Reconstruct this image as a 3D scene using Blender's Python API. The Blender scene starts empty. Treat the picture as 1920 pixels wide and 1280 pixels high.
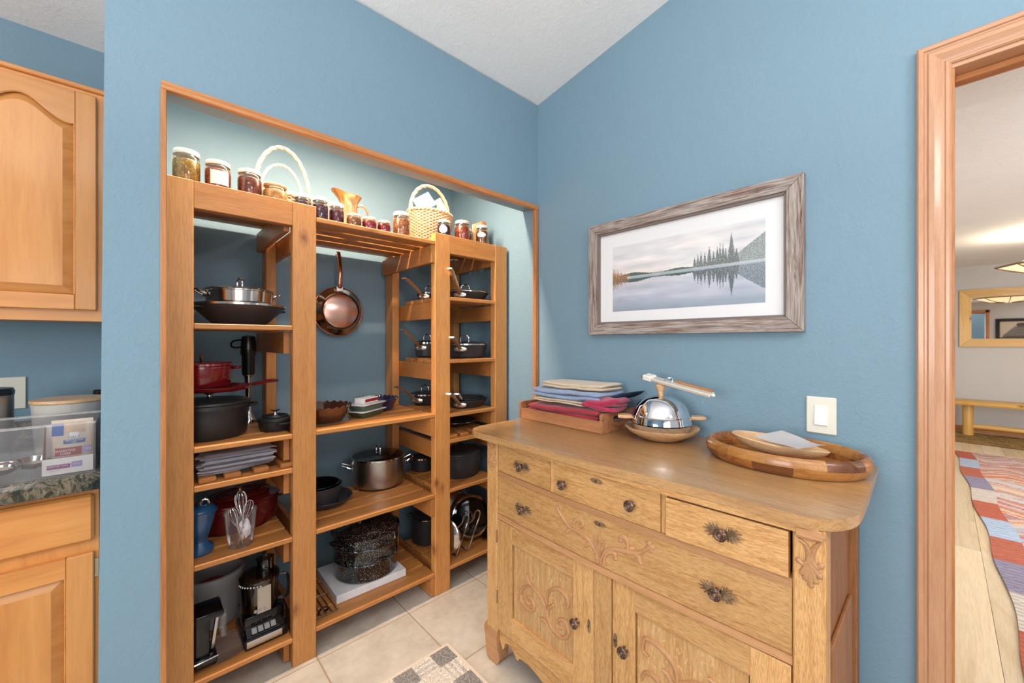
import bpy, bmesh, math, random
import numpy as np
from mathutils import Matrix, Vector, noise
random.seed(7)
SC = bpy.context.scene
COL = SC.collection
PI = math.pi
# ------------------------------------------------------------------ camera
cd = bpy.data.cameras.new('camera'); cam = bpy.data.objects.new('camera', cd); COL.objects.link(cam)
cd.sensor_width = 36; cd.lens = 746.67*36/1920; cd.clip_start = 0.02; cd.clip_end = 60
cam.location = (0, 0, 1.3); cam.rotation_euler = (PI/2, 0, math.radians(47.26-90))
SC.camera = cam
# ------------------------------------------------------------------ world, lights, exposure
wd = bpy.data.worlds.new('world'); SC.world = wd; wd.use_nodes = True
wd.node_tree.nodes['Background'].inputs[0].default_value = (0.97, 0.98, 1.0, 1)
wd.node_tree.nodes['Background'].inputs[1].default_value = 0.6
def area(name, loc, rot, sx, sy, power, col=(1, 1, 1), spread=PI):
    l = bpy.data.lights.new(name, 'AREA'); l.shape = 'RECTANGLE'; l.size = sx; l.size_y = sy; l.energy = power; l.color = col; l.spread = spread
    o = bpy.data.objects.new(name, l); o.location = loc; o.rotation_euler = rot; COL.objects.link(o); return o
area('window_light', (-2.75, 0.10, 1.55), (PI/2, 0, -PI/2-0.05), 1.3, 1.1, 74, (0.98, 0.99, 1.0))
area('ceiling_fill', (-0.7, -0.6, 1.80), (PI, 0, 0), 1.0, 1.0, 80, (1.0, 0.99, 0.97))  # added up-facing fill to brighten the ceiling, no real source
area('side_flash', (0.80, -1.0, 2.12), (PI/2-0.25, 0, 0.05), 0.30, 0.30, 9.5, (0.97, 0.98, 1.0))
area('overhead_fill', (-0.6, -0.8, 2.72), (0, 0, 0), 0.9, 0.9, 12, (1.0, 0.97, 0.92))  # added overhead area light for soft key shadows, not a fixture
area('front_fill', (-0.35, -1.3, 1.35), (PI/2, 0, math.radians(-25)), 1.2, 1.2, 15, (1.0, 0.99, 0.98))  # added frontal fill from behind the camera, lifts the shelf contents
area('pantry_lamp_light', (0.66, 1.72, 2.345), (0, 0, 0), 1.1, 0.05, 44, (1.0, 0.75, 0.53))
area('hall_top_fill', (5.2, -1.6, 2.3), (0, 0, 0), 2.5, 1.6, 62, (0.98, 0.97, 0.97))  # added broad fill to brighten the hall, separate from the bowl lamp
area('hall_side_fill', (2.1, -2.5, 1.5), (PI/2, 0, -PI/2), 1.6, 1.4, 140, (0.92, 0.96, 1.0))  # added fill aimed at the far hall wall, no window here
area('hall_bowl_light', (6.5, -0.78, 2.13), (PI, 0, 0), 0.4, 0.4, 10, (1.0, 0.93, 0.82))
SC.view_settings.view_transform = 'Standard'; SC.view_settings.look = 'None'
SC.view_settings.exposure = -0.14; SC.view_settings.gamma = 1.0; SC.view_settings.use_curve_mapping = False

# ------------------------------------------------------------------ materials
def lin(c):
    return tuple(((x/255)/12.92 if x/255 <= 0.04045 else ((x/255+0.055)/1.055)**2.4) for x in c)+(1,)
class N:
    def __init__(s, name):
        s.m = bpy.data.materials.new(name); s.m.use_nodes = True; s.t = s.m.node_tree
        s.p = s.t.nodes['Principled BSDF']; s.out = s.t.nodes['Material Output']
    def n(s, typ, **kw):
        nd = s.t.nodes.new(typ)
        for k, v in kw.items():
            if k.startswith('i_'):
                key = k[2:]; key = int(key) if key.isdigit() else key
                nd.inputs[key].default_value = v
            else: setattr(nd, k, v)
        return nd
    def l(s, a, b): s.t.links.new(a, b)
    def coord(s, kind='Object', scale=(1, 1, 1), rnd=False):
        tc = s.n('ShaderNodeTexCoord'); mp = s.n('ShaderNodeMapping'); mp.inputs['Scale'].default_value = scale
        src = tc.outputs[kind]
        if rnd:
            oi = s.n('ShaderNodeObjectInfo'); va = s.n('ShaderNodeVectorMath', operation='SCALE'); va.inputs['Scale'].default_value = 17.0
            cx = s.n('ShaderNodeCombineXYZ')
            for i in range(3): s.l(oi.outputs['Random'], cx.inputs[i])
            s.l(cx.outputs[0], va.inputs[0])
            ad = s.n('ShaderNodeVectorMath', operation='ADD'); s.l(src, ad.inputs[0]); s.l(va.outputs[0], ad.inputs[1]); src = ad.outputs[0]
        s.l(src, mp.inputs[0]); return mp.outputs[0]
    def noise(s, v, scale, detail=4, rough=0.55, dist=0.0):
        nd = s.n('ShaderNodeTexNoise'); nd.inputs['Scale'].default_value = scale; nd.inputs['Detail'].default_value = detail
        nd.inputs['Roughness'].default_value = rough; nd.inputs['Distortion'].default_value = dist
        s.l(v, nd.inputs['Vector']); return nd.outputs['Fac']
    def ramp(s, f, stops, interp='LINEAR'):
        r = s.n('ShaderNodeValToRGB'); r.color_ramp.interpolation = interp
        e = r.color_ramp.elements
        while len(e) < len(stops): e.new(0.5)
        for i, (p, c) in enumerate(stops):
            e[i].position = p; e[i].color = c if len(c) == 4 else lin(c)
        s.l(f, r.inputs[0]); return r.outputs[0]
    def mix(s, f, a, b, mode='MIX'):
        m = s.n('ShaderNodeMix', data_type='RGBA', blend_type=mode)
        for i, v in ((0, f), (6, a), (7, b)):
            if isinstance(v, (int, float, tuple)): m.inputs[i].default_value = v
            else: s.l(v, m.inputs[i])
        return m.outputs[2]
    def bump(s, h, strength, dist=0.002):
        b = s.n('ShaderNodeBump'); b.inputs['Strength'].default_value = strength; b.inputs['Distance'].default_value = dist
        s.l(h, b.inputs['Height']); s.l(b.outputs[0], s.p.inputs['Normal'])
    def col(s, c):
        if isinstance(c, tuple): s.p.inputs['Base Color'].default_value = c if len(c) == 4 else lin(c)
        else: s.l(c, s.p.inputs['Base Color'])
    def set(s, rough=0.5, metal=0.0, spec=0.5, coat=0.0, sheen=0.0, trans=0.0):
        p = s.p.inputs; p['Roughness'].default_value = rough; p['Metallic'].default_value = metal; p['Specular IOR Level'].default_value = spec
        p['Coat Weight'].default_value = coat; p['Coat Roughness'].default_value = 0.12; p['Sheen Weight'].default_value = sheen; p['Transmission Weight'].default_value = trans
M = {}
def plain(name, c, rough=0.5, metal=0.0, spec=0.5, coat=0.0, var=0.0, bump=0.0, bscale=60, sheen=0.0):
    k = N(name); k.set(rough, metal, spec, coat, sheen)
    v = k.coord(rnd=True)
    f = k.noise(v, bscale*0.25, 3)
    a = tuple(x*(1-var) for x in lin(c)[:3])+(1,); b = tuple(min(1, x*(1+var)) for x in lin(c)[:3])+(1,)
    k.col(k.ramp(f, [(0.3, a), (0.7, b)]))
    if bump: k.bump(k.noise(v, bscale, 5), bump)
    M[name] = k.m; return k
def wood(name, axis, base, dark, light, rough=0.45, grain=1.0, knots=0.0, coat=0.0, flecks=0.0, tone=0.25, fine=0.35, knotc=None):
    k = N(name); k.set(rough, coat=coat)
    st = [1, 1, 1]; st[axis] = 0.07
    v = k.coord(scale=tuple(st), rnd=True)
    big = k.noise(v, 9*grain, 3, 0.5, 1.4)
    ring = k.n('ShaderNodeMath', operation='MULTIPLY'); ring.inputs[1].default_value = 7.0; k.l(big, ring.inputs[0])
    fr = k.n('ShaderNodeMath', operation='PINGPONG'); fr.inputs[1].default_value = 1.0; k.l(ring.outputs[0], fr.inputs[0])
    fn = k.noise(v, 210*grain, 3, 0.6)
    c = k.ramp(fr.outputs[0], [(0.0, dark), (0.35, base), (1.0, light)])
    c = k.mix(tone, base if len(base) == 4 else lin(base), c)
    finec = k.ramp(fn, [(0.36, tuple(x*0.55 for x in lin(base)[:3])+(1,)), (0.52, lin(base))])
    c = k.mix(fine, c, finec, 'MULTIPLY') if False else k.mix(fine, c, k.mix(1.0, c, k.ramp(fn, [(0.38, (0.55, 0.5, 0.45, 1)), (0.55, (1, 1, 1, 1))]), 'MULTIPLY'))
    if flecks:
        st2 = [1, 1, 1]; st2[axis] = 0.45
        v2 = k.coord(scale=tuple(st2), rnd=True)
        fl = k.noise(v2, 55, 2, 0.5, 2.0)
        c = k.mix(k.ramp(fl, [(0.60, (0, 0, 0, 1)), (0.66, (flecks, flecks, flecks, 1))]), c, light if len(light) == 4 else lin(light))
    if knots:
        st3 = [1, 1, 1]; st3[axis] = 0.55
        v3 = k.coord(scale=tuple(st3), rnd=True)
        vo = k.n('ShaderNodeTexVoronoi'); vo.inputs['Scale'].default_value = 6.5; vo.inputs['Randomness'].default_value = 1.0
        nz = k.n('ShaderNodeTexNoise'); nz.inputs['Scale'].default_value = 30
        k.l(v3, nz.inputs['Vector']); mx = k.n('ShaderNodeMix', data_type='VECTOR'); mx.inputs[0].default_value = 0.02
        k.l(v3, mx.inputs[4]); k.l(nz.outputs['Color'], mx.inputs[5]); k.l(mx.outputs[1], vo.inputs['Vector'])
        kn = k.ramp(vo.outputs['Distance'], [(0.05, (knots, knots, knots, 1)), (0.09, (knots*0.45,)*3+(1,)), (0.17, (0, 0, 0, 1))])
        c = k.mix(kn, c, lin(knotc or (112, 52, 26)))
    oi = k.n('ShaderNodeObjectInfo')
    hs = k.n('ShaderNodeHueSaturation'); mr = k.n('ShaderNodeMapRange'); mr.inputs[3].default_value = 0.86; mr.inputs[4].default_value = 1.12
    k.l(oi.outputs['Random'], mr.inputs[0]); k.l(mr.outputs[0], hs.inputs['Value']); k.l(c, hs.inputs['Color'])
    k.col(hs.outputs[0])
    k.bump(fn, 0.12, 0.0015)
    M[name] = k.m; return k
# wall paint with skip-trowel relief
def paint(name, c, rough=0.5, s=1.0, strength=0.7, coarse=38):
    k = N(name); k.set(rough, spec=0.35)
    v = k.coord(); v2 = k.coord(scale=(1, 1, 0.8))
    a = k.noise(v, coarse*2.3, 4, 0.6, 0.6); b = k.noise(v2, coarse*0.45, 2)
    m = k.n('ShaderNodeMath', operation='MULTIPLY'); k.l(a, m.inputs[0]); k.l(b, m.inputs[1])
    f = k.noise(v, 1.6, 2)
    cc = tuple(x*0.965 for x in lin(c)[:3])+(1,)
    k.col(k.ramp(f, [(0.35, cc), (0.65, lin(c))]))
    k.bump(m.outputs[0], strength, 0.004)
    M[name] = k.m
paint('blue_paint', (121, 150, 167))
paint('ceiling_paint', (240, 239, 238), 0.8, strength=0.9, coarse=26)
paint('hall_paint', (202, 197, 191), 0.7, strength=0.25)
wood('pine_x', 0, (194, 128, 66), (170, 102, 48), (208, 148, 86), 0.42, 1.2, 0.75)
wood('pine_y', 1, (186, 120, 60), (164, 98, 46), (200, 138, 80), 0.42, 1.2, 0.75)
wood('pine_z', 2, (202, 138, 76), (184, 116, 58), (214, 154, 94), 0.42, 1.1, 0.8)
for ax, i in (('x', 0), ('y', 1), ('z', 2)):
    wood('oak_'+ax, i, (208, 158, 100), (178, 126, 70), (218, 172, 116), 0.42, 3.2, 0, 0.1, 0.0, 0.5, 0.75)
wood('oak_panel', 2, (200, 152, 98), (182, 132, 80), (224, 186, 132), 0.42, 3.0, 0, 0.1, 0.55, 0.4, 0.5)
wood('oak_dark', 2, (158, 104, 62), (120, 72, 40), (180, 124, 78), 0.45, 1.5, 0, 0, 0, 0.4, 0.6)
wood('oak_carved', 1, (186, 136, 92), (166, 116, 78), (198, 150, 106), 0.45, 2, 0, 0.1, 0, 0.4, 0.3)
wood('oak_top', 1, (196, 150, 100), (170, 122, 74), (210, 166, 114), 0.30, 3.0, 0, 0.3, 0, 0.45, 0.55)
for ax, i in (('x', 0), ('y', 1), ('z', 2)):
    wood('maple_'+ax, i, (208, 138, 70), (188, 116, 54), (220, 156, 90), 0.35, 0.6, 0, 0.25, 0, 0.5, 0.15)
    wood('trim_'+ax, i, (184, 136, 102), (172, 122, 90), (194, 148, 114), 0.35, 1.6, 0, 0.2, 0, 0.4, 0.22)
    wood('edge_'+ax, i, (184, 120, 68), (152, 92, 46), (200, 138, 86), 0.45, 1.2, 0.3, 0, 0, 0.5, 0.3)
wood('log_pine', 1, (214, 166, 88), (188, 134, 60), (228, 186, 112), 0.4, 0.8, 0.8, 0.1, 0, 0.4, 0.1)
wood('log_pine_z', 2, (214, 166, 88), (188, 134, 60), (228, 186, 112), 0.4, 0.8, 0.8, 0.1, 0, 0.4, 0.1)
wood('tray_wood', 1, (168, 112, 74), (128, 78, 48), (190, 136, 94), 0.55, 1.2, 0.3, 0, 0, 0.6, 0.4)
wood('pale_wood', 0, (214, 172, 128), (190, 146, 102), (226, 190, 148), 0.4, 1.0, 0, 0.15, 0, 0.5, 0.3)
wood('acacia', 1, (158, 98, 48), (108, 60, 28), (188, 128, 66), 0.35, 1.6, 0, 0.3, 0, 0.6, 0.4)
wood('acacia_light', 1, (174, 118, 60), (150, 94, 42), (190, 136, 74), 0.35, 1.6, 0, 0.3, 0, 0.6, 0.4)
wood('acacia_dark', 1, (112, 66, 36), (78, 42, 22), (140, 86, 48), 0.35, 1.6, 0, 0.3, 0, 0.6, 0.4)
wood('hall_oak', 0, (214, 190, 154), (198, 170, 130), (222, 202, 170), 0.35, 0.7, 0, 0.1, 0, 0.6, 0.2)
wood('barn_wood', 1, (150, 134, 124), (104, 76, 62), (176, 164, 156), 0.75, 1.8, 0, 0, 0, 0.85, 0.5)
wood('barn_wood_z', 2, (150, 134, 124), (104, 76, 62), (176, 164, 156), 0.75, 1.8, 0, 0, 0, 0.85, 0.5)
plain('frame_lip', (120, 106, 100), 0.6)
plain('mat_board', (226, 226, 228), 0.7)
plain('black_iron', (34, 33, 34), 0.42, spec=0.5, bump=0.15, bscale=180)
plain('black_nonstick', (50, 50, 54), 0.38, spec=0.5, var=0.08)
plain('black_plastic', (20, 20, 22), 0.22, spec=0.5)
plain('black_gloss', (14, 13, 15), 0.08)
plain('red_enamel', (112, 18, 24), 0.16, coat=0.6, var=0.12)
plain('dark_red_enamel', (92, 20, 20), 0.2, coat=0.5, var=0.12)
plain('blue_glaze', (24, 76, 118), 0.16, coat=0.5, var=0.2)
plain('navy_glaze', (36, 36, 72), 0.14, coat=0.6, var=0.35)
plain('brown_glaze', (70, 38, 26), 0.12, coat=0.7, var=0.4)
plain('green_glaze', (66, 84, 60), 0.22, coat=0.4, var=0.1)
plain('white_plastic', (232, 230, 222), 0.35)
plain('cream_plastic', (226, 222, 208), 0.35)
plain('rocker_plastic', (236, 236, 240), 0.25)
plain('white_paper', (246, 243, 250), 0.8, var=0.04)
plain('label_paper', (236, 214, 208), 0.8, var=0.03)
plain('white_label', (240, 236, 234), 0.7)
plain('lid_metal', (222, 216, 204), 0.32, 0.35, bump=0.03)
plain('lid_brass', (206, 178, 132), 0.3, 0.7)
plain('white_marble', (222, 222, 226), 0.3, var=0.1)
plain('grey_ceramic', (150, 148, 148), 0.3)
plain('canister_grey', (190, 184, 178), 0.4)
plain('sheet_blue', (92, 176, 216), 0.5)
plain('purple_print', (150, 62, 130), 0.6)
plain('lilac_print', (164, 150, 206), 0.6)
plain('red_print', (160, 30, 38), 0.6)
plain('salmon_print', (206, 112, 96), 0.6)
plain('blue_print', (30, 84, 160), 0.6)
plain('pouch_foil', (206, 188, 170), 0.35, 0.0, bump=0.2, bscale=40, var=0.08)
plain('kibble_print', (204, 172, 142), 0.6, var=0.25, bscale=160)
plain('kraft', (176, 122, 74), 0.8)
plain('bronze', (150, 124, 96), 0.38, 0.7, var=0.4, bscale=200, bump=0.3)
plain('bronze_knob', (128, 104, 88), 0.35, 0.75, var=0.4, bscale=200, bump=0.4)
plain('ceramic_lid', (236, 232, 224), 0.4)
plain('red_rubber', (140, 32, 24), 0.5)
plain('beige_cloth', (206, 186, 160), 0.95, bump=0.5, bscale=220, var=0.08, sheen=0.3)
plain('blue_cloth', (138, 156, 188), 0.95, bump=0.5, bscale=220, var=0.1, sheen=0.3)
plain('navy_cloth', (24, 40, 68), 0.95, bump=0.5, bscale=220, var=0.1)
plain('red_cloth', (164, 42, 58), 0.95, bump=0.6, bscale=220, var=0.14, sheen=0.3)
plain('magenta_cloth', (172, 38, 78), 0.95, bump=0.6, bscale=220, var=0.14, sheen=0.3)
plain('cream_cloth', (228, 220, 208), 0.95, bump=0.4, bscale=220, var=0.04)
plain('gold_metal', (214, 178, 132), 0.3, 0.95, var=0.12)
plain('napkin', (240, 240, 244), 0.7, var=0.03)
plain('wicker', (208, 172, 134), 0.6, var=0.2, bscale=120)
plain('wicker_pale', (218, 198, 168), 0.6, var=0.15, bscale=120)
plain('wicker_dark', (150, 98, 56), 0.7, var=0.2)
plain('grout', (158, 138, 112), 0.9, bump=0.2)
plain('mirror_glass', (225, 225, 225), 0.02, 1.0)
plain('hinge_metal', (190, 176, 150), 0.3, 0.8)
plain('toe_black', (24, 20, 18), 0.8)
def metal(name, c, rough, aniso=0.0, brush=0):
    k = N(name); k.set(rough, 1.0); k.col(lin(c)); k.p.inputs['Anisotropic'].default_value = aniso
    if brush:
        v = k.coord(scale=(1, 1, brush)); k.bump(k.noise(v, 60, 2), 0.02, 0.001)
    M[name] = k.m
metal('steel', (206, 200, 194), 0.14)
metal('steel_brushed', (188, 184, 180), 0.28, 0.4, 8)
metal('handle_steel', (226, 222, 216), 0.34)
metal('chrome', (232, 232, 236), 0.05)
metal('copper_pan', (214, 168, 150), 0.24, 0.6)
metal('copper', (200, 130, 100), 0.18)
metal('dark_steel', (120, 112, 106), 0.3)
# copper pan bottom with radial brushing
def shell(name, tint, rough=0.03, gl=0.12, op=0.0):
    k = N(name); t = k.t; t.nodes.remove(k.p)
    tr = k.n('ShaderNodeBsdfTransparent'); tr.inputs[0].default_value = tint
    g = k.n('ShaderNodeBsdfGlossy'); g.inputs['Roughness'].default_value = rough; g.inputs[0].default_value = (1, 1, 1, 1)
    lw = k.n('ShaderNodeLayerWeight'); lw.inputs[0].default_value = 0.25
    ma = k.n('ShaderNodeMath', operation='MULTIPLY_ADD'); ma.inputs[1].default_value = 0.55; ma.inputs[2].default_value = gl; k.l(lw.outputs['Fresnel'], ma.inputs[0])
    mx = k.n('ShaderNodeMixShader'); k.l(ma.outputs[0], mx.inputs[0]); k.l(tr.outputs[0], mx.inputs[1]); k.l(g.outputs[0], mx.inputs[2])
    if op:
        d = k.n('ShaderNodeBsdfDiffuse'); d.inputs[0].default_value = (0.75, 0.72, 0.76, 1); m2 = k.n('ShaderNodeMixShader'); m2.inputs[0].default_value = op
        k.l(mx.outputs[0], m2.inputs[1]); k.l(d.outputs[0], m2.inputs[2]); mx = m2
    k.l(mx.outputs[0], k.out.inputs[0]); M[name] = k.m
shell('clear_glass', (0.96, 0.97, 0.96, 1), 0.02, 0.04)
shell('clear_plastic', (0.92, 0.92, 0.92, 1), 0.08, 0.04, 0.045)
shell('smoke_plastic', (0.42, 0.40, 0.38, 1), 0.05, 0.08)
shell('lid_glass', (0.55, 0.52, 0.48, 1), 0.03, 0.10)
def jam(name, a, b):
    k = N(name); k.set(0.25); v = k.coord(rnd=True)
    vo = k.n('ShaderNodeTexVoronoi'); vo.inputs['Scale'].default_value = 110; k.l(v, vo.inputs['Vector'])
    k.col(k.ramp(vo.outputs['Distance'], [(0.0, a), (0.7, b)])); M[name] = k.m
jam('relish', (176, 138, 60), (120, 92, 30)); jam('salsa', (160, 74, 44), (110, 44, 24)); jam('chutney', (130, 62, 34), (80, 34, 20))
jam('berry', (78, 34, 62), (40, 16, 30)); jam('plum', (96, 30, 50), (48, 14, 28)); jam('mustard_seed', (140, 96, 48), (90, 54, 26)); jam('red_jelly', (146, 38, 46), (96, 20, 30))
jam('honey', (186, 150, 96), (150, 110, 60)); jam('candied', (172, 110, 58), (110, 62, 30))
# speckled enamel
k = N('speckle_enamel'); k.set(0.12, coat=0.5); v = k.coord(); vo = k.n('ShaderNodeTexVoronoi'); vo.inputs['Scale'].default_value = 170; k.l(v, vo.inputs['Vector'])
f2 = k.noise(v, 60, 3); mm = k.n('ShaderNodeMath', operation='MULTIPLY_ADD'); mm.inputs[1].default_value = -0.2; mm.inputs[2].default_value = 0.0; k.l(f2, mm.inputs[0])
ad = k.n('ShaderNodeMath', operation='ADD'); k.l(vo.outputs['Distance'], ad.inputs[0]); k.l(mm.outputs[0], ad.inputs[1])
k.col(k.ramp(ad.outputs[0], [(0.07, (196, 190, 180)), (0.12, (22, 22, 24)), (1.0, (16, 16, 18))])); M['speckle_enamel'] = k.m
# granite
k = N('granite'); k.set(0.12, coat=0.4); v = k.coord(scale=(1, 2.2, 1)); a = k.noise(v, 16, 8, 0.7, 1.8); b = k.noise(v, 60, 5, 0.7)
c = k.ramp(a, [(0.34, (24, 26, 24)), (0.46, (60, 62, 48)), (0.53, (150, 136, 116)), (0.58, (48, 54, 40)), (0.70, (110, 66, 52))])
k.col(k.mix(0.5, c, k.ramp(b, [(0.4, (30, 30, 28)), (0.6, (170, 160, 144))]), 'OVERLAY')); M['granite'] = k.m
# ceramic floor tile
k = N('tile_ceramic'); k.set(0.38); v = k.coord(rnd=True); a = k.noise(v, 7, 6, 0.6, 0.6); b = k.noise(v, 30, 4)
c = k.ramp(a, [(0.3, (172, 164, 152)), (0.5, (190, 182, 170)), (0.7, (200, 193, 182))])
k.col(k.mix(0.25, c, k.ramp(b, [(0.35, (164, 152, 138)), (0.65, (202, 197, 188))]))); k.bump(a, 0.08); M['tile_ceramic'] = k.m
# leaf-patterned runner
k = N('leaf_runner'); k.set(0.9); v = k.coord(scale=(2.2, 1, 1)); a = k.noise(v, 6, 6, 0.65, 1.5)
k.col(k.ramp(a, [(0.34, (104, 66, 38)), (0.45, (176, 140, 64)), (0.52, (224, 192, 130)), (0.6, (150, 96, 56)), (0.7, (190, 168, 86))])); M['leaf_runner'] = k.m
# painted by a colour attribute
def attr_mat(name, rough=0.6, bumpy=0):
    k = N(name); k.set(rough); a = k.n('ShaderNodeAttribute'); a.attribute_name = 'tint'; k.col(a.outputs['Color'])
    if bumpy: k.bump(k.noise(k.coord(), bumpy, 2), 0.4, 0.003)
    M[name] = k.m
attr_mat('print_ink', 0.5); attr_mat('wool_weave', 0.95, 160); attr_mat('jute_weave', 0.95, 260)
# alabaster lamp
k = N('alabaster'); k.set(0.4); k.col((245, 226, 184)); k.p.inputs['Emission Color'].default_value = lin((255, 232, 180)); k.p.inputs['Emission Strength'].default_value = 1.1; M['alabaster'] = k.m
k = N('lamp_diffuser'); k.set(0.4); k.col((245, 240, 230)); k.p.inputs['Emission Color'].default_value = (1, 0.95, 0.85, 1); k.p.inputs['Emission Strength'].default_value = 3; M['lamp_diffuser'] = k.m
# weathered frame: brown streaks under grey limewash
for nm, sc in (('barn_paint_y', (1, 0.05, 1)), ('barn_paint_z', (1, 1, 0.05))):
    k = N(nm); k.set(0.75); v = k.coord(scale=sc, rnd=True); a = k.noise(v, 60, 4, 0.6, 2.5); b = k.noise(v, 200, 3)
    c = k.ramp(a, [(0.36, (104, 66, 52)), (0.46, (142, 122, 112)), (0.56, (172, 164, 158)), (0.68, (126, 96, 84))])
    k.col(k.mix(0.3, c, k.ramp(b, [(0.4, (70, 56, 50)), (0.6, (190, 182, 176))]))); k.bump(a, 0.5, 0.003); M[nm] = k.m

# ------------------------------------------------------------------ geometry helpers
W = {}
class MB:
    def __init__(s): s.bm = bmesh.new(); s.M = Matrix.Identity(4); s.cols = None
    def _v(s, p): return s.bm.verts.new(s.M @ Vector(p))
    def box(s, x0, x1, y0, y1, z0, z1, bev=0.0, seg=1):
        m = s.M @ Matrix.Translation(((x0+x1)/2, (y0+y1)/2, (z0+z1)/2)) @ Matrix.Diagonal((abs(x1-x0), abs(y1-y0), abs(z1-z0), 1))
        r = bmesh.ops.create_cube(s.bm, size=1, matrix=m)
        if bev:
            es = list({e for v in r['verts'] for e in v.link_edges})
            bmesh.ops.bevel(s.bm, geom=es, offset=bev, segments=seg, profile=0.5, affect='EDGES')
        return s
    def lathe(s, prof, seg=48, c=(0, 0), sx=1, sy=1, a0=0, a1=2*PI, closed=True, wob=None):
        rings = []; full = abs(a1-a0-2*PI) < 1e-6; n = seg if full else seg+1
        for (r, z) in prof:
            if r < 1e-6: rings.append([s._v((c[0], c[1], z))])
            else:
                ring = []
                for i in range(n):
                    a = a0+(a1-a0)*i/seg; rr, zz = (r, z) if wob is None else wob(r, z, a)
                    ring.append(s._v((c[0]+rr*sx*math.cos(a), c[1]+rr*sy*math.sin(a), zz)))
                rings.append(ring)
        for A, B in zip(rings, rings[1:]):
            for i in range(seg):
                j = (i+1) % n
                if len(A) == 1 and len(B) == 1: continue
                try:
                    if len(A) == 1: s.bm.faces.new((A[0], B[j], B[i]))
                    elif len(B) == 1: s.bm.faces.new((A[i], A[j], B[0]))
                    else: s.bm.faces.new((A[i], A[j], B[j], B[i]))
                except ValueError: pass
        return s
    def tube(s, pts, r, seg=8, closed=False, flat=None, caps=True):
        pts = [Vector(p) for p in pts]; n = len(pts); rings = []
        up = None
        for i, p in enumerate(pts):
            if closed: t = pts[(i+1) % n]-pts[i-1]
            else: t = pts[min(i+1, n-1)]-pts[max(i-1, 0)]
            t = t.normalized() if t.length > 1e-9 else Vector((0, 0, 1))
            if flat is not None: b = Vector(flat); u = t.cross(b); u = u.normalized() if u.length > 1e-6 else Vector((1, 0, 0)); w = b.normalized()
            else:
                if up is None: up = Vector((0, 0, 1)) if abs(t.z) < 0.9 else Vector((1, 0, 0))
                u = t.cross(up); u.normalize(); w = u.cross(t).normalized(); up = w
            rr = r[i] if isinstance(r, (list, tuple)) and not isinstance(r[0], (list, tuple)) else (r if not isinstance(r, (list, tuple)) else r[i])
            ra, rb = rr if isinstance(rr, (list, tuple)) else (rr, rr)
            rings.append([s._v(p+u*ra*math.cos(2*PI*k/seg)+w*rb*math.sin(2*PI*k/seg)) for k in range(seg)])
        for i in range(n if closed else n-1):
            A, B = rings[i], rings[(i+1) % n]
            for k in range(seg):
                try: s.bm.faces.new((A[k], A[(k+1) % seg], B[(k+1) % seg], B[k]))
                except ValueError: pass
        if caps and not closed:
            for R in (rings[0], rings[-1]):
                try: s.bm.faces.new(R)
                except ValueError: pass
        return s
    def prism(s, poly, a, b, axis='z', bev=0.0):
        f = {'z': lambda u, v, w: (u, v, w), 'y': lambda u, v, w: (u, w, v), 'x': lambda u, v, w: (w, u, v)}[axis]
        A = [s._v(f(u, v, a)) for u, v in poly]; B = [s._v(f(u, v, b)) for u, v in poly]
        fs = [s.bm.faces.new(A), s.bm.faces.new(B)]
        for i in range(len(A)):
            j = (i+1) % len(A); fs.append(s.bm.faces.new((A[i], A[j], B[j], B[i])))
        if bev:
            es = [e for e in fs[0].edges]+[e for e in fs[1].edges]
            bmesh.ops.bevel(s.bm, geom=es, offset=bev, segments=2, profile=0.5, affect='EDGES')
        return s
    def sphere(s, c, r, seg=16, sc=(1, 1, 1)):
        m = s.M @ Matrix.Translation(c) @ Matrix.Diagonal((sc[0], sc[1], sc[2], 1))
        bmesh.ops.create_uvsphere(s.bm, u_segments=seg, v_segments=max(6, seg//2), radius=r, matrix=m); return s
    def sheet(s, fn, nu, nv, thick=0.0):
        g = [[s._v(fn(i/nu, j/nv)) for j in range(nv+1)] for i in range(nu+1)]
        fs = []
        for i in range(nu):
            for j in range(nv): fs.append(s.bm.faces.new((g[i][j], g[i+1][j], g[i+1][j+1], g[i][j+1])))
        if thick: bmesh.ops.solidify(s.bm, geom=fs, thickness=thick)
        return s
    def build(s, name, mat, parent=None, label=None, cat=None, group=None, kind=None, smooth=True, ang=35, pos=None):
        bm = s.bm; bmesh.ops.recalc_face_normals(bm, faces=bm.faces[:])
        cs = [v.co for v in bm.verts]
        lo = Vector([min(c[i] for c in cs) for i in range(3)]); hi = Vector([max(c[i] for c in cs) for i in range(3)])
        c = Vector(pos) if pos is not None else ((lo+hi)/2 if parent is not None else Vector(((lo.x+hi.x)/2, (lo.y+hi.y)/2, lo.z)))
        for v in bm.verts: v.co -= c
        me = bpy.data.meshes.new(name); bm.to_mesh(me); bm.free()
        me.materials.append(M[mat] if isinstance(mat, str) else mat)
        if smooth: me.shade_smooth(); me.set_sharp_from_angle(angle=math.radians(ang))
        o = bpy.data.objects.new(name, me); COL.objects.link(o)
        if parent is not None:
            o.parent = parent; o.location = c-W[parent.name]
        else: o.location = c
        W[o.name] = c
        return tag(o, label, cat, group, kind)
def tag(o, label=None, cat=None, group=None, kind=None):
    if label: o['label'] = label
    if cat: o['category'] = cat
    if group: o['group'] = group
    if kind: o['kind'] = kind
    return o
def root(name, label, cat, loc=(0, 0, 0), group=None):
    o = bpy.data.objects.new(name, None); COL.objects.link(o); o.location = loc; o.empty_display_size = 0.05
    W[o.name] = Vector(loc); return tag(o, label, cat, group)
def place(o, loc, rz=0, ry=0, rx=0):
    o.location = loc; o.rotation_euler = (rx, ry, rz); return o
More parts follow.
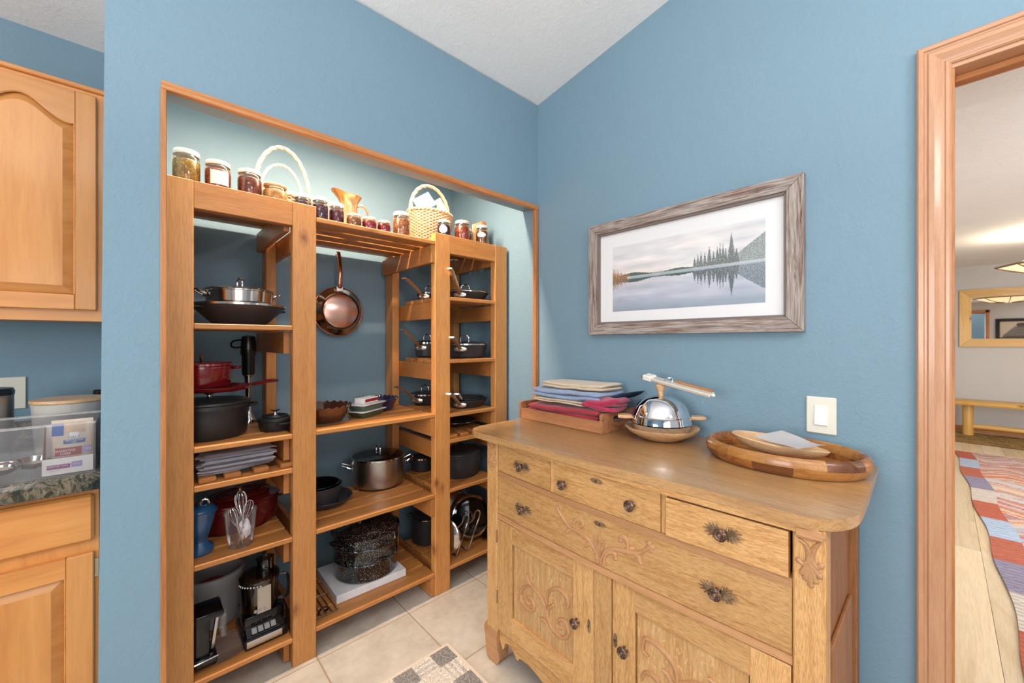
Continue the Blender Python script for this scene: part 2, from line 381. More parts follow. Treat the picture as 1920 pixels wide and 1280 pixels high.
def dup(o, loc=None, rz=None, label=None, par=None):
    c = o.copy(); COL.objects.link(c)
    if par is not None: c.parent = par
    for ch in o.children: dup(ch, par=c)
    if loc is not None: c.location = loc
    if rz is not None: c.rotation_euler = (0, 0, rz)
    if label: c['label'] = label
    W[c.name] = Vector(c.location)
    return c
def bx(name, mat, b, parent=None, bev=0.0, **kw):
    m = MB(); m.box(*b, bev=bev); return m.build(name, mat, parent, **kw)
def spline(pts, n=6):
    P = [Vector(p) for p in pts]; out = []
    for i in range(len(P)-1):
        p0, p1, p2, p3 = P[max(i-1, 0)], P[i], P[i+1], P[min(i+2, len(P)-1)]
        for k in range(n):
            t = k/n; out.append(0.5*((2*p1)+(p2-p0)*t+(2*p0-5*p1+4*p2-p3)*t*t+(3*p1-p0-3*p2+p3)*t**3))
    out.append(P[-1]); return out
def struct(o): o['kind'] = 'structure'; return o
def rng_label(base, words): return base+' '+words

# ------------------------------------------------------------------ the room
XW, YW, YB = 1.6, 1.519, 2.34
ceil_z = lambda y: 2.606+0.147*(YW-y)
# floor: grout bed with tiles as pieces
fl = struct(bx('floor', 'grout', (-3, XW, -3, 2.36, -0.06, -0.002)))
tp = 0.408; proto = None
for i in range(-5, 3):
    for j in range(-6, 3):
        x0 = 0.932+tp*(i-1); y0 = 1.736+tp*(j-1)
        x1 = min(x0+tp, XW-0.001); y1 = min(y0+tp, 2.339)
        if x1-x0 < 0.02 or y1-y0 < 0.02 or x0 < -1.9: continue
        if x1-x0 > tp-0.01 and y1-y0 > tp-0.01:
            if proto is None:
                proto = bx('tile', 'tile_ceramic', (x0+0.003, x1-0.003, y0+0.003, y1-0.003, -0.012, 0.0), fl, 0.0015)
            else:
                c = proto.copy(); COL.objects.link(c); c.parent = fl; c.location = Vector((x0+tp/2, y0+tp/2, -0.006))-W[fl.name]; c.rotation_euler = (0, 0, random.choice((0, PI)))
        else: bx('tile', 'tile_ceramic', (x0+0.003, x1-0.003, y0+0.003, y1-0.003, -0.012, 0.0), fl, 0.0015)
# right wall with doorway
m = MB()
m.box(XW, XW+0.12, -0.004, 2.46, 0, 3.4); m.box(XW, XW+0.12, -3, -0.75, 0, 3.4); m.box(XW, XW+0.12, -0.75, -0.004, 2.055, 3.4)
w2 = struct(m.build('wall_right', 'blue_paint'))
# hall side skin of the same wall
m = MB(); m.box(XW+0.12, XW+0.125, -0.004, 2.0, 0, 2.4); m.box(XW+0.12, XW+0.125, -3.6, -0.75, 0, 2.4); m.box(XW+0.12, XW+0.125, -0.75, -0.004, 2.055, 2.4)
struct(m.build('wall_hall_near', 'hall_paint'))
# header over pantry opening, partition, back wall
m = MB(); m.box(0.036, XW, YW, YW+0.12, 2.045, 2.60); struct(m.build('wall_header', 'blue_paint'))
m = MB(); m.prism([(-0.092, 0), (0.036, 0), (0.036, 2.60), (-0.074, 2.60)], YW, YB, 'y'); struct(m.build('wall_partition', 'blue_paint'))
struct(bx('wall_back', 'blue_paint', (-3, XW, YB, YB+0.1, 0, 2.9)))
m = MB(); m.prism([(2.45, ceil_z(2.45)), (-3, ceil_z(-3)), (-3, ceil_z(-3)+0.1), (2.45, ceil_z(2.45)+0.1)], -3, XW, 'x'); struct(m.build('ceiling', 'ceiling_paint'))
m = MB(); m.box(-3.1, -3, -3, 2.44, 0, 0.95); m.box(-3.1, -3, -3, 2.44, 2.15, 3.3); m.box(-3.1, -3, 0.75, 2.44, 0.95, 2.15); m.box(-3.1, -3, -3, -0.40, 0.95, 2.15)
struct(m.build('wall_far_left', 'blue_paint'))
struct(bx('ceiling_pantry', 'ceiling_paint', (0.036, XW, YW+0.12, YB, 2.40, 2.44)))
# wood edging round the opening
struct(bx('trim_1', 'edge_x', (0.036, 1.598, YW-0.006, YW+0.016, 2.024, 2.048), bev=0.002))
struct(bx('trim_2', 'edge_z', (0.034, 0.048, YW-0.006, YW+0.016, 0, 2.024), bev=0.002))
struct(bx('trim_3', 'edge_z', (1.574, 1.598, YW-0.006, YW+0.016, 0, 2.024), bev=0.002))
# pantry ceiling fixture
r = root('pantry_light', 'slim white ceiling light bar above the pantry shelves', 'light', (0.66, 1.72, 2.4))
bx('housing', 'white_plastic', (0.08, 1.24, 1.67, 1.77, 2.355, 2.4), r, 0.004); bx('diffuser', 'lamp_diffuser', (0.09, 1.23, 1.675, 1.765, 2.35, 2.355), r, 0.002)
# door casing (trim_4) with profile, jamb
cs = struct(root('trim_4', None, None, (XW, -0.5, 0)))
def casing(name, y0, y1, z0, z1, horiz, mat):
    # profile across width (0 outer .. 1 inner), height off wall
    prof = [(0, 0), (0, 0.016), (0.06, 0.019), (0.2, 0.019), (0.24, 0.015), (0.3, 0.015), (0.36, 0.018), (0.52, 0.018), (0.66, 0.013), (0.8, 0.010), (0.84, 0.012), (0.94, 0.012), (1, 0.008), (1, 0)]
    m = MB()
    if not horiz:
        # vertical leg with mitred top
        w = y0-y1
        A = []; B = []
        for t, h in prof:
            y = y0-w*t; A.append(m._v((XW-h, y, z0))); B.append(m._v((XW-h, y, z1-abs(w)*t)))
    else:
        w = z0-z1
        A = []; B = []
        for t, h in prof:
            z = z0-w*t; A.append(m._v((XW-h, y0-abs(w)*t, z))); B.append(m._v((XW-h, y1+abs(w)*t, z)))
    m.bm.faces.new(A); m.bm.faces.new(B)
    for i in range(len(A)):
        j = (i+1) % len(A); m.bm.faces.new((A[i], A[j], B[j], B[i]))
    return m.build(name, mat, cs, ang=20)
casing('casing_leg', 0.050, -0.016, 0, 2.112, False, 'trim_z')
casing('casing_leg', -0.807, -0.741, 0, 2.112, False, 'trim_z')
casing('casing_head', 0.050, -0.807, 2.112, 2.046, True, 'trim_y')
bx('jamb', 'edge_z', (XW-0.004, XW+0.124, -0.022, -0.0045, 0, 2.034), cs, 0.001)
bx('jamb', 'edge_z', (XW-0.004, XW+0.124, -0.7495, -0.735, 0, 2.034), cs, 0.001)
bx('jamb_head', 'trim_y', (XW-0.004, XW+0.124, -0.7495, -0.0045, 2.0345, 2.0545), cs, 0.001)
bx('door_stop', 'edge_y', (XW+0.05, XW+0.085, -0.734, -0.023, 2.018, 2.034), cs, 0.001)

# ------------------------------------------------------------------ hall beyond the doorway
XF = 8.78
hf = struct(bx('floor_hall', 'grout', (XW+0.001, XF, -3.6, 1.0, -0.06, -0.003)))
rp = random.Random(3)
for j in range(-13, 2):
    y0 = 0.16*j; xs = [XW+0.002, XW+0.002+rp.uniform(0.8, 2.4), 4.3+rp.uniform(0, 1), 6.3+rp.uniform(0, 1), XF-0.001]
    for a, b in zip(xs, xs[1:]): bx('plank', 'hall_oak', (a+0.0008, b-0.0008, y0+0.0008, y0+0.1592, -0.012, 0), hf, 0.0005)
struct(bx('wall_hall_far', 'hall_paint', (XF, XF+0.1, -3.6, 1.0, 0, 2.5)))
struct(bx('wall_hall_left', 'hall_paint', (XW+0.125, XF, 1.0, 1.1, 0, 2.5)))
struct(bx('wall_hall_right', 'hall_paint', (XW+0.125, XF, -3.7, -3.6, 0, 2.5)))
struct(bx('ceiling_hall', 'ceiling_paint', (XW+0.12, XF, -3.6, 1.0, 2.385, 2.45)))
struct(bx('trim_5', 'ceiling_paint', (XW+0.125, 2.62, -3.6, 1.0, 2.315, 2.385)))
struct(bx('baseboard_hall', 'edge_y', (XF-0.015, XF, -3.6, 1.0, 0, 0.075), bev=0.002))
# runner
m = MB(); m.sheet(lambda u, v: (7.72+0.92*u+0.02*math.sin(9*v), 0.6-3.2*v, 0.006+0.002*math.sin(40*v+5*u)), 8, 60, 0.005)
m.build('leaf_runner', 'leaf_runner', label='brown and gold leaf-patterned floor runner under the log bench', cat='rug')
# kilim rug with zigzag bands
def colour_mesh(name, mat, fn_pos, fn_col, nu, nv, thick, **kw):
    m = MB(); g = [[m._v(fn_pos(i/nu, j/nv)) for j in range(nv+1)] for i in range(nu+1)]
    lay = m.bm.loops.layers.float_color.new('tint'); fs = []
    for i in range(nu):
        for j in range(nv):
            f = m.bm.faces.new((g[i][j], g[i+1][j], g[i+1][j+1], g[i][j+1])); c = lin(fn_col((i+0.5)/nu, (j+0.5)/nv))
            for lp in f.loops: lp[lay] = c
            fs.append(f)
    o = m.build(name, mat, **kw)
    if thick: md = o.modifiers.new('thickness', 'SOLIDIFY'); md.thickness = thick; md.offset = 0
    return o
KC = [(176, 76, 54), (196, 170, 140), (150, 150, 170), (206, 190, 168), (128, 116, 140), (190, 110, 78), (168, 182, 200), (160, 66, 60), (200, 160, 130)]
def kil_pos(u, v):
    x = 2.2+4.87*u; e = -0.095-0.13*min(1, (1-u)*1.35)+0.012*math.sin(u*26)
    y = e-(1.35)*v
    return (x, y, 0.007)
def kil_col(u, v):
    x = 4.87*(1-u); rr = random.Random(int(x/0.30)*7+1)
    if v < 0.10:
        b = int(x/0.42); zig = 0.5+0.5*math.sin(x*70+v*60)
        base = [(178, 92, 68), (168, 184, 204), (180, 98, 74), (140, 132, 152), (200, 188, 174)][b % 5]; zig = 0.5+0.5*(1 if (x*30+abs((v*40) % 2-1)*1.2) % 1 < 0.5 else -1)*0.5
        return tuple(int(c*(0.82+0.25*zig)) for c in base)
    z = x+0.16*abs(((v*3.1+int(x/0.6)*0.3) % 1)-0.5)*2; b = int(z/0.034)
    r2 = random.Random(b*31+int(z/0.3)*5); c = KC[r2.randrange(len(KC))]
    return tuple(int(0.62*a_+0.38*b_) for a_, b_ in zip(c, (202, 176, 156)))
colour_mesh('kilim_rug', 'wool_weave', kil_pos, kil_col, 260, 60, 0.006, label='long red, blue and cream zigzag kilim rug on hall floor', cat='rug', smooth=False)
# log bench
r = root('log_bench', 'honey pine log bench against the far hall wall', 'bench', (8.4, -1.0, 0.01))
m = MB(); m.prism([(8.2+0.0, 0.435), (8.19, 0.455), (8.22, 0.49), (8.4, 0.497), (8.58, 0.49), (8.6, 0.455), (8.58, 0.43), (8.4, 0.42)], -0.115, -2.1, 'y', 0.004)
m.bm.verts.ensure_lookup_table(); m.build('seat', 'log_pine', r)
for y in (-0.235, -1.95):
    m = MB(); m.lathe([(0, 0.008), (0.052, 0.008), (0.055, 0.02), (0.052, 0.2), (0.056, 0.40), (0.052, 0.43), (0, 0.43)], 20, c=(8.4, y)); m.build('leg', 'log_pine_z', r)
m = MB(); m.tube([(8.4, -0.28-0.16*i, 0.13+0.003*math.sin(i)) for i in range(11)], 0.032, 12); m.build('stretcher', 'log_pine', r)
# mirror
r = root('wall_mirror', 'wide wall mirror in honey pine frame above the log bench', 'mirror', (XF, -0.9, 1.22))
mx0, my0, my1, mz0, mz1, fw = XF-0.035, -0.163, -1.5, 1.225, 2.045, 0.115
def mitre(par, x0, x1, y0, y1, z0, z1, fw, mats, name='frame_rail', chamf=0.003):
    # four mitred bars in the plane x; y0 > y1
    def bar(a, b, c, d, mat):
        m = MB(); A = [m._v((x1, p[0], p[1])) for p in (a, b, c, d)]
        cc = Vector((0, (a[0]+b[0]+c[0]+d[0])/4, (a[1]+b[1]+c[1]+d[1])/4))
        B = [m._v((x0, p[0]+(cc.y-p[0])*chamf, p[1]+(cc.z-p[1])*chamf)) for p in (a, b, c, d)]
        m.bm.faces.new(A); m.bm.faces.new(B)
        for i in range(4): m.bm.faces.new((A[i], A[(i+1) % 4], B[(i+1) % 4], B[i]))
        es = [e for e in m.bm.faces[1].edges] if False else None
        return m.build(name, mat, par, smooth=False)
    bar((y0, z0), (y0, z1), (y0-fw, z1-fw), (y0-fw, z0+fw), mats[1]); bar((y1, z0), (y1, z1), (y1+fw, z1-fw), (y1+fw, z0+fw), mats[1])
    bar((y0, z1), (y1, z1), (y1+fw, z1-fw), (y0-fw, z1-fw), mats[0]); bar((y0, z0), (y1, z0), (y1+fw, z0+fw), (y0-fw, z0+fw), mats[0])
mitre(r, mx0, XF-0.002, my0, my1, mz0, mz1, fw, ('log_pine', 'log_pine_z'))
bx('glass', 'mirror_glass', (XF-0.015, XF-0.004, my1+0.1, my0-0.1, mz0+0.1, mz1-0.1), r)
# brass wall switch beside the mirror
r = root('brass_switch', 'small brass double wall plate left of the hall mirror', 'switch', (XF, -0.07, 1.64))
bx('plate', 'gold_metal', (XF-0.006, XF, -0.105, 0.0, 1.645, 1.80), r, 0.001); bx('toggle', 'gold_metal', (XF-0.02, XF-0.006, -0.07, -0.055, 1.715, 1.735), r, 0.002)
# ceiling bowl lamp
r = root('ceiling_lamp', 'alabaster bowl ceiling lamp with bronze straps in hall', 'lamp', (6.5, -0.77, 1.97))
cx, cy = 6.5, -0.77
m = MB(); m.lathe([(0, 1.985), (0.20, 1.99), (0.39, 2.055), (0.40, 2.062), (0.385, 2.062), (0.2, 2.0), (0, 1.995)], 8, c=(cx, cy)); m.build('bowl', 'alabaster', r, ang=20)
m = MB(); m.lathe([(0.395, 2.05), (0.412, 2.058), (0.408, 2.068), (0.392, 2.066)], 8, c=(cx, cy)); m.build('rim', 'bronze', r)
for i in range(8):
    a = 2*PI*i/8; m = MB(); m.tube([(cx+q*math.cos(a), cy+q*math.sin(a), z) for q, z in ((0.41, 2.062), (0.3, 2.015), (0.2, 1.985), (0.06, 1.978))], 0.006, 6); m.build('strap', 'bronze', r)
for i in range(4):
    a = 2*PI*(i+0.5)/4; m = MB(); m.tube([(cx+0.37*math.cos(a), cy+0.37*math.sin(a), 2.062), (cx+0.03*math.cos(a), cy+0.03*math.sin(a), 2.31)], 0.004, 6); m.build('suspension_rod', 'bronze', r)
m = MB(); m.lathe([(0, 2.384), (0.075, 2.384), (0.07, 2.36), (0.03, 2.345), (0.02, 2.30), (0, 2.295)], 24, c=(cx, cy)); m.build('canopy', 'bronze', r)
# framed drawing on the near hall wall (seen in the mirror)
hx = XW+0.126
r = root('framed_drawing', 'dark framed sepia figure drawing reflected in the hall mirror', 'picture', (hx, -1.5, 1.28))
mitre(r, hx+0.03, hx, -0.90, -2.05, 1.28, 1.87, 0.07, ('toe_black', 'toe_black'))
def fig_col(u, v):
    c = (196, 180, 156)
    du, dv = (u-0.33)/0.075, (v-0.80)/0.12
    if du*du+dv*dv < 1: c = (70, 60, 54)
    w = 0.10+0.16*max(0, min(1, (0.72-v)/0.5))
    if v < 0.72 and abs(u-0.33+0.05*(0.7-v)) < w: c = (64, 56, 50) if (int(u*70)+int(v*40)) % 3 else (170, 160, 148)
    if v < 0.2 and abs(u-0.25) < 0.25*(0.3-v)/0.2: c = (80, 70, 62)
    if abs(u-0.6) < 0.03 and abs(v-0.83) < 0.015: c = (80, 70, 62)
    return c
colour_mesh('drawing_sheet', 'print_ink', lambda u, v: (hx+0.012, -0.97-1.01*u, 1.35+0.45*v), fig_col, 90, 60, 0.0, parent=r, smooth=False)
for y0, y1 in ((0.045, -0.02), (-0.738, -0.803)): bx('casing_leg', 'edge_z', (hx, hx+0.016, y1, y0, 0, 2.11), cs, 0.003)
bx('casing_head', 'edge_y', (hx, hx+0.016, -0.815, 0.03, 2.04, 2.105), cs, 0.003)

# ------------------------------------------------------------------ pantry shelving (pine, slatted)
sh = root('pine_shelving', 'orange-stained slatted pine shelving filling the pantry alcove', 'shelving', (0.8, 1.95, 0))
YS = 1.755
POST = [(0.037, 0.126), (0.435, 0.522), (1.090, 1.180), (1.490, 1.580)]
ZT = 1.857
for a, b in POST: bx('front_post', 'pine_z', (a, b, YS, YS+0.042, 0.0, ZT), sh, 0.002)
for a, b in ((0.037, 0.080), (0.437, 0.480), (1.092, 1.136), (1.536, 1.578)): bx('back_post', 'pine_z', (a, b, 2.237, 2.326, 0.0, ZT-0.002), sh, 0.002)
def cleat(x0, x1, ztop, y0=1.799, y1=2.322, h=0.09): bx('side_cleat', 'pine_y', (x0, x1, y0, y1, ztop-h, ztop), sh, 0.001)
SL = [(1.757, 1.852), (1.870, 1.954), (1.972, 2.060), (2.078, 2.166)]
def slats(x0, x1, ztop, rows=SL, th=0.019, front=YS):
    for k, (a, b) in enumerate(rows):
        bx('slat', 'pine_x', (x0, x1, (front if k == 0 else a), b, ztop-th, ztop), sh, 0.0025)
rail_in = 0.0005
# left bay
bx('top_rail', 'pine_x', (0.1262, 0.4348, YS+0.001, YS+0.04, 1.762, ZT-0.001), sh, 0.0015)
TOPR = [(1.797, 1.862), (1.880, 1.962), (1.980, 2.064), (2.082, 2.170)]
def slats2(x0, x1, ztop):
    for a, b in TOPR: bx('slat', 'pine_x', (x0, x1, a, b, ztop-0.019, ztop), sh, 0.0025)
slats2(0.083, 0.434, ZT)
cleat(0.081, 0.101, ZT-0.0225); cleat(0.412, 0.434, ZT-0.0225)
for z in (1.363, 0.932, 0.522, 0.120):
    slats(0.1265, 0.4345, z)
    cleat(0.1015, 0.1205, z-0.0225) if z > 1 else cleat(0.1015, 0.1205, z-0.0225)
    cleat(0.412, 0.434, z-0.0225)
# rack of cross strips at z 0.797
bx('front_ledger', 'pine_x', (0.1265, 0.4345, YS, 1.842, 0.777, 0.797), sh, 0.002); bx('back_ledger', 'pine_x', (0.1265, 0.4345, 2.09, 2.16, 0.777, 0.797), sh, 0.002)
cleat(0.412, 0.434, 0.776); cleat(0.1015, 0.1205, 0.776)
for x in (0.140, 0.215, 0.306, 0.396): bx('cross_strip', 'pine_y', (x, x+0.052, 1.775, 2.16, 0.7975, 0.815), sh, 0.003)
# unseen boards added to keep pantry light off the wall below
for x0, x1, z in ((0.083, 0.434, ZT+0.0005), (0.5225, 1.0895, 1.8135), (1.1385, 1.535, ZT+0.0005)): bx('hidden_light_stop', 'pine_x', (x0, x1, 2.10 if z > 1.82 else 2.10, 2.30, z, z+0.010), sh, 0.001)
# middle bay
slats(0.5225, 1.0895, 1.813)
for z in (1.363,): pass
for z in (0.932, 0.522, 0.120): slats(0.5225, 1.0895, z)
for z in (1.813, 0.932, 0.522, 0.120):
    cleat(0.4805, 0.5, z-0.0225, 1.80); cleat(1.068, 1.0895, z-0.0225, 1.758)
# right bay
bx('top_rail', 'pine_x', (1.1802, 1.4898, YS+0.001, YS+0.04, 1.762, ZT-0.001), sh, 0.0015)
slats2(1.1385, 1.535, ZT); cleat(1.1385, 1.158, ZT-0.0225); cleat(1.514, 1.535, ZT-0.0225)
for z in (1.535, 1.205, 0.921, 0.525, 0.120):
    slats(1.1805, 1.4895, z)
    for a, b in SL[0:0]: pass
    cleat(1.1385, 1.158, z-0.0225, 1.80); cleat(1.514, 1.535, z-0.0225, 1.80)
    for k, (a, b) in enumerate(SL): bx('slat_end', 'pine_x', (1.1385, 1.1802, max(a, 1.7975), b, z-0.022, z), sh, 0.002)
bx('front_ledger', 'pine_x', (1.1805, 1.4895, YS, 1.842, 0.765, 0.785), sh, 0.002); bx('back_ledger', 'pine_x', (1.1805, 1.4895, 2.09, 2.16, 0.765, 0.785), sh, 0.002)
cleat(1.1385, 1.158, 0.764, 1.80); cleat(1.514, 1.535, 0.764, 1.80)
for x in (1.19, 1.265, 1.345, 1.425): bx('cross_strip', 'pine_y', (x, x+0.052, 1.775, 2.16, 0.7855, 0.803), sh, 0.003)

# ------------------------------------------------------------------ sideboard
db = root('oak_sideboard', 'antique golden oak sideboard with carved doors and bowed centre drawer', 'sideboard', (1.3, 0.71, 0))
top = [(1.585, 0.128), (1.314, 0.122), (1.185, 0.120), (1.113, 0.123), (1.067, 0.138), (1.035, 0.163), (1.021, 0.205), (1.020, 0.286), (1.021, 0.368), (1.018, 0.463), (1.012, 0.56), (1.004, 0.68), (1.000, 0.78),
       (1.000, 0.896), (0.999, 1.016), (0.993, 1.154), (0.992, 1.272), (1.003, 1.325), (1.032, 1.355), (1.075, 1.370), (1.123, 1.374), (1.30, 1.374), (1.592, 1.372)]
tp3 = [tuple(p)[:2] for p in spline([(a, b, 0) for a, b in top[1:-1]], 4)]
m = MB(); m.prism([top[0]]+tp3+[top[-1]], 0.908, 0.932, 'z', 0.006); m.build('top', 'oak_top', db, ang=50)
def fx(y):   # front face of the case, slight bow in the middle
    t = (y-0.71)/0.50; return 1.042-0.016*max(0, math.cos(t*PI*0.5))**1.0
def front_slab(name, mat, y0, y1, z0, z1, off, th, parent, bev=0.003, n=14):
    m = MB(); P = [(fx(y0+(y1-y0)*i/n)+off, y0+(y1-y0)*i/n) for i in range(n+1)]
    P += [(x+th, y) for x, y in reversed(P)]
    m.prism(P, z0, z1, 'z'); return m.build(name, mat, parent, ang=30)
front_slab('top_moulding', 'oak_y', 0.175, 1.255, 0.892, 0.9075, -0.014, 0.03, db)
# carcass
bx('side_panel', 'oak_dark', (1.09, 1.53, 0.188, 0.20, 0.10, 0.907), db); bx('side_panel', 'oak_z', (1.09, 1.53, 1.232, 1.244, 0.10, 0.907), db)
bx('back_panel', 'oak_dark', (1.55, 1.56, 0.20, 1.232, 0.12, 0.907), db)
for y0, y1, mt in ((0.164, 0.222, 'oak_z'), (1.206, 1.270, 'oak_z')): bx('corner_post', mt, (1.033, 1.088, y0, y1, 0.0 if y0 < 1 else 0.14, 0.9075), db, 0.004)
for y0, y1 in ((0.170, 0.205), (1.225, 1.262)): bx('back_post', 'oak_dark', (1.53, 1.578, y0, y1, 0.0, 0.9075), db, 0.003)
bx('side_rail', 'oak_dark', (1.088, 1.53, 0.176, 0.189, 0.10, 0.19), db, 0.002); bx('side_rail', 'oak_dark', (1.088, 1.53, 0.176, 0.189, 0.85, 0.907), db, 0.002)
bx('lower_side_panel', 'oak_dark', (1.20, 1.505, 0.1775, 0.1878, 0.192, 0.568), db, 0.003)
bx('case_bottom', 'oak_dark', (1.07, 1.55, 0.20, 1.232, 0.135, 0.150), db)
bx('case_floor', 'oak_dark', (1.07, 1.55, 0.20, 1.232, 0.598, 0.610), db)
# carvings on posts
def carve(curves, x, r, mat, name, parent, taper=0.35, depth=0.7, fxn=None):
    m = MB()
    for c in curves:
        P = spline([((fxn(p[0]) if fxn else x)-0.001, p[0], p[1]) for p in c], 5); n = len(P)
        rad = [(r*(taper+(1-taper)*math.sin(PI*min(1, 0.12+0.88*(1-i/max(1, n-1)))**1.0)), r*depth) for i in range(n)]
        m.tube(P, rad, 8, flat=(1, 0, 0))
        m.sphere(P[-1], r*0.95, 8, (0.7, 1, 1))
    return m.build(name, mat, parent)
posts = [o for o in db.children if o.name.startswith('corner_post')]
CORBEL = [[(0.21, 0.877), (0.199, 0.87), (0.193, 0.858), (0.192, 0.837), (0.201, 0.827), (0.21, 0.831)], [(0.172, 0.883), (0.180, 0.872), (0.187, 0.854), (0.186, 0.837), (0.179, 0.829), (0.172, 0.834)],
 [(0.19, 0.832), (0.204, 0.808)], [(0.19, 0.832), (0.198, 0.799)], [(0.19, 0.832), (0.189, 0.787)], [(0.19, 0.832), (0.181, 0.799)], [(0.19, 0.832), (0.174, 0.812)], [(0.214, 0.883), (0.189, 0.886), (0.170, 0.893)]]
W_ = {o.name: Vector(o.location)+W[db.name] for o in db.children}; W.update(W_)
carve(CORBEL, 1.033, 0.0068, 'oak_carved', 'carving', posts[0])
bx('carved_cap', 'oak_carved', (1.026, 1.034, 0.168, 0.217, 0.884, 0.906), posts[0], 0.003)
carve([[(0.19+1.048, z) if False else (1.428-y, z) for y, z in c] for c in CORBEL], 1.033, 0.0068, 'oak_carved', 'carving', posts[1])
# feet
FT = [(1.272, 0.165), (1.284, 0.135), (1.268, 0.100), (1.292, 0.040), (1.284, 0.012), (1.262, 0.0), (1.225, 0.0), (1.205, 0.03), (1.204, 0.165)]
def foot(mirror):
    m = MB(); P = [(1.434-y if mirror else y, z) for y, z in FT]
    P = [tuple(q)[:2] for q in spline([(a, b, 0) for a, b in P], 3)]
    A = []; B = []
    for y, z in P:
        fwd = 1.042-0.018*math.sin(min(1, max(0, (0.165-z)/0.165))*PI*1.9-0.4)*0.8-0.012*(1-z/0.165)
        A.append(m._v((fwd, y, z))); B.append(m._v((1.092, y, z)))
    m.bm.faces.new(A); m.bm.faces.new(B)
    for i in range(len(A)): j = (i+1) % len(A); m.bm.faces.new((A[i], A[j], B[j], B[i]))
    m.build('foot', 'oak_carved', db)
foot(False); foot(True)
# apron
AP = [(1.202, 0.150), (1.202, 0.112), (1.194, 0.100), (1.184, 0.083), (1.174, 0.092), (1.170, 0.108), (1.155, 0.120), (1.13, 0.120), (1.112, 0.106), (1.10, 0.094), (1.088, 0.096), (1.078, 0.108), (1.02, 0.112), (0.96, 0.098), (0.88, 0.084), (0.80, 0.076), (0.718, 0.074)]
P = [tuple(q)[:2] for q in spline([(a, b, 0) for a, b in AP], 3)]
poly = P+[(1.436-y, z) for y, z in reversed(P[:-1])]
m = MB(); A = [m._v((fx(y)+0.002, y, z)) for y, z in poly]; B = [m._v((fx(y)+0.02, y, z)) for y, z in poly]
m.bm.faces.new(A); m.bm.faces.new(B)
for i in range(len(A)): j = (i+1) % len(A); m.bm.faces.new((A[i], A[j], B[j], B[i]))
m.build('apron', 'oak_y', db, ang=20)
# rails and stiles
for z0, z1 in ((0.765, 0.784), (0.596, 0.615)):
    front_slab('drawer_rail', 'oak_carved', 0.2225, 1.2055, z0, z1, -0.006, 0.03, db)
front_slab('drawer_divider', 'oak_z', 0.899, 0.916, 0.7845, 0.8915, -0.002, 0.03, db, n=3); front_slab('drawer_divider', 'oak_z', 0.501, 0.516, 0.7845, 0.8915, -0.002, 0.03, db, n=3)
# hardware
def rosette(x, y, z, par, r=0.0155, plate=True, mat='bronze_knob'):
    T = Matrix.Translation((x, y, z)) @ Matrix.Rotation(-PI/2, 4, 'Y')
    if plate:
        m = MB()
        for sgn in (-1, 1):
            for i in range(9):
                a = (i-4)*0.36; L = 0.037-0.0027*abs(i-4)**1.2
                y0 = y+sgn*0.010; tip = (y0+sgn*L*math.cos(a), z+L*0.80*math.sin(a))
                m.tube([(x-0.0005, y0, z), (x-0.003, (y0+tip[0])/2, (z+tip[1])/2), (x-0.0015, tip[0], tip[1])], [(0.0018, 0.0015), (0.003, 0.0024), (0.0011, 0.0009)], 6, flat=(1, 0, 0))
            m.sphere((x-0.0002, y+sgn*0.022, z), 0.0135, 14, (0.12, 1.15, 0.62))
        m.build('backplate', 'bronze', par)
    m = MB(); m.M = T
    def wob(rr, zz, a): return (rr*(1+0.03*math.cos(10*a)) if rr > r*0.6 else rr, zz)
    m.lathe([(0, 0.0), (0.009, 0.0), (0.006, 0.004), (0.0055, 0.011), (0.010, 0.014), (r, 0.018), (r*1.02, 0.021), (r*0.92, 0.0235), (r*0.80, 0.0215), (r*0.66, 0.0225), (r*0.58, 0.0265), (r*0.4, 0.0245), (r*0.26, 0.0285), (0, 0.0295)], 64, wob=wob)
    for i in range(10):
        a = 2*PI*i/10; m.sphere((r*0.72*math.cos(a), r*0.72*math.sin(a), 0.0235), r*0.14, 6)
    m.build('knob', mat, par)
def keyhole(x, y, z, par, vert=False):
    m = MB()
    for i in range(7):
        a = (i-3)*0.42
        for sgn in (-1, 1):
            L = 0.020-0.0016*abs(i-3); u, v = sgn*(0.004+L*math.cos(a)), L*0.5*math.sin(a)
            if vert: u, v = v*0.9, u*0.95
            m.tube([(x-0.0005, y, z), (x-0.0015, y+u*0.5, z+v*0.5), (x-0.0008, y+u, z+v)], [(0.002, 0.001), (0.0022, 0.0014), (0.0009, 0.0007)], 5, flat=(1, 0, 0))
    m.lathe([(0, 0), (0.0065, 0), (0.0065, 0.002), (0, 0.0025)], 16) if False else None
    m.tube([(x-0.0002, y, z), (x-0.0028, y, z)], 0.0068, 14)
    o = m.build('keyhole_plate', 'bronze', par)
    m = MB(); m.tube([(x-0.0025, y, z+0.0015), (x-0.0032, y, z+0.0015)], 0.0022, 10); m.box(x-0.0032, x-0.0025, y-0.001, y+0.001, z-0.006, z+0.001); m.build('keyhole', 'toe_black', par)
    return o
d1 = front_slab('drawer', 'oak_y', 0.918, 1.204, 0.7855, 0.8905, -0.003, 0.02, db); rosette(fx(1.062)-0.003, 1.062, 0.836, d1)
d2 = front_slab('drawer', 'oak_y', 0.5175, 0.8975, 0.7855, 0.8905, -0.006, 0.02, db); rosette(fx(0.85)-0.006, 0.85, 0.829, d2, plate=False); rosette(fx(0.60)-0.006, 0.60, 0.837, d2, plate=False); keyhole(fx(0.715)-0.006, 0.722, 0.872, d2)
d3 = front_slab('drawer', 'oak_y', 0.2285, 0.4995, 0.7855, 0.8860, -0.011, 0.02, db); rosette(fx(0.362)-0.011, 0.360, 0.840, d3)
d4 = front_slab('drawer', 'oak_y', 0.2235, 1.2045, 0.6165, 0.7635, -0.003, 0.02, db, n=24)
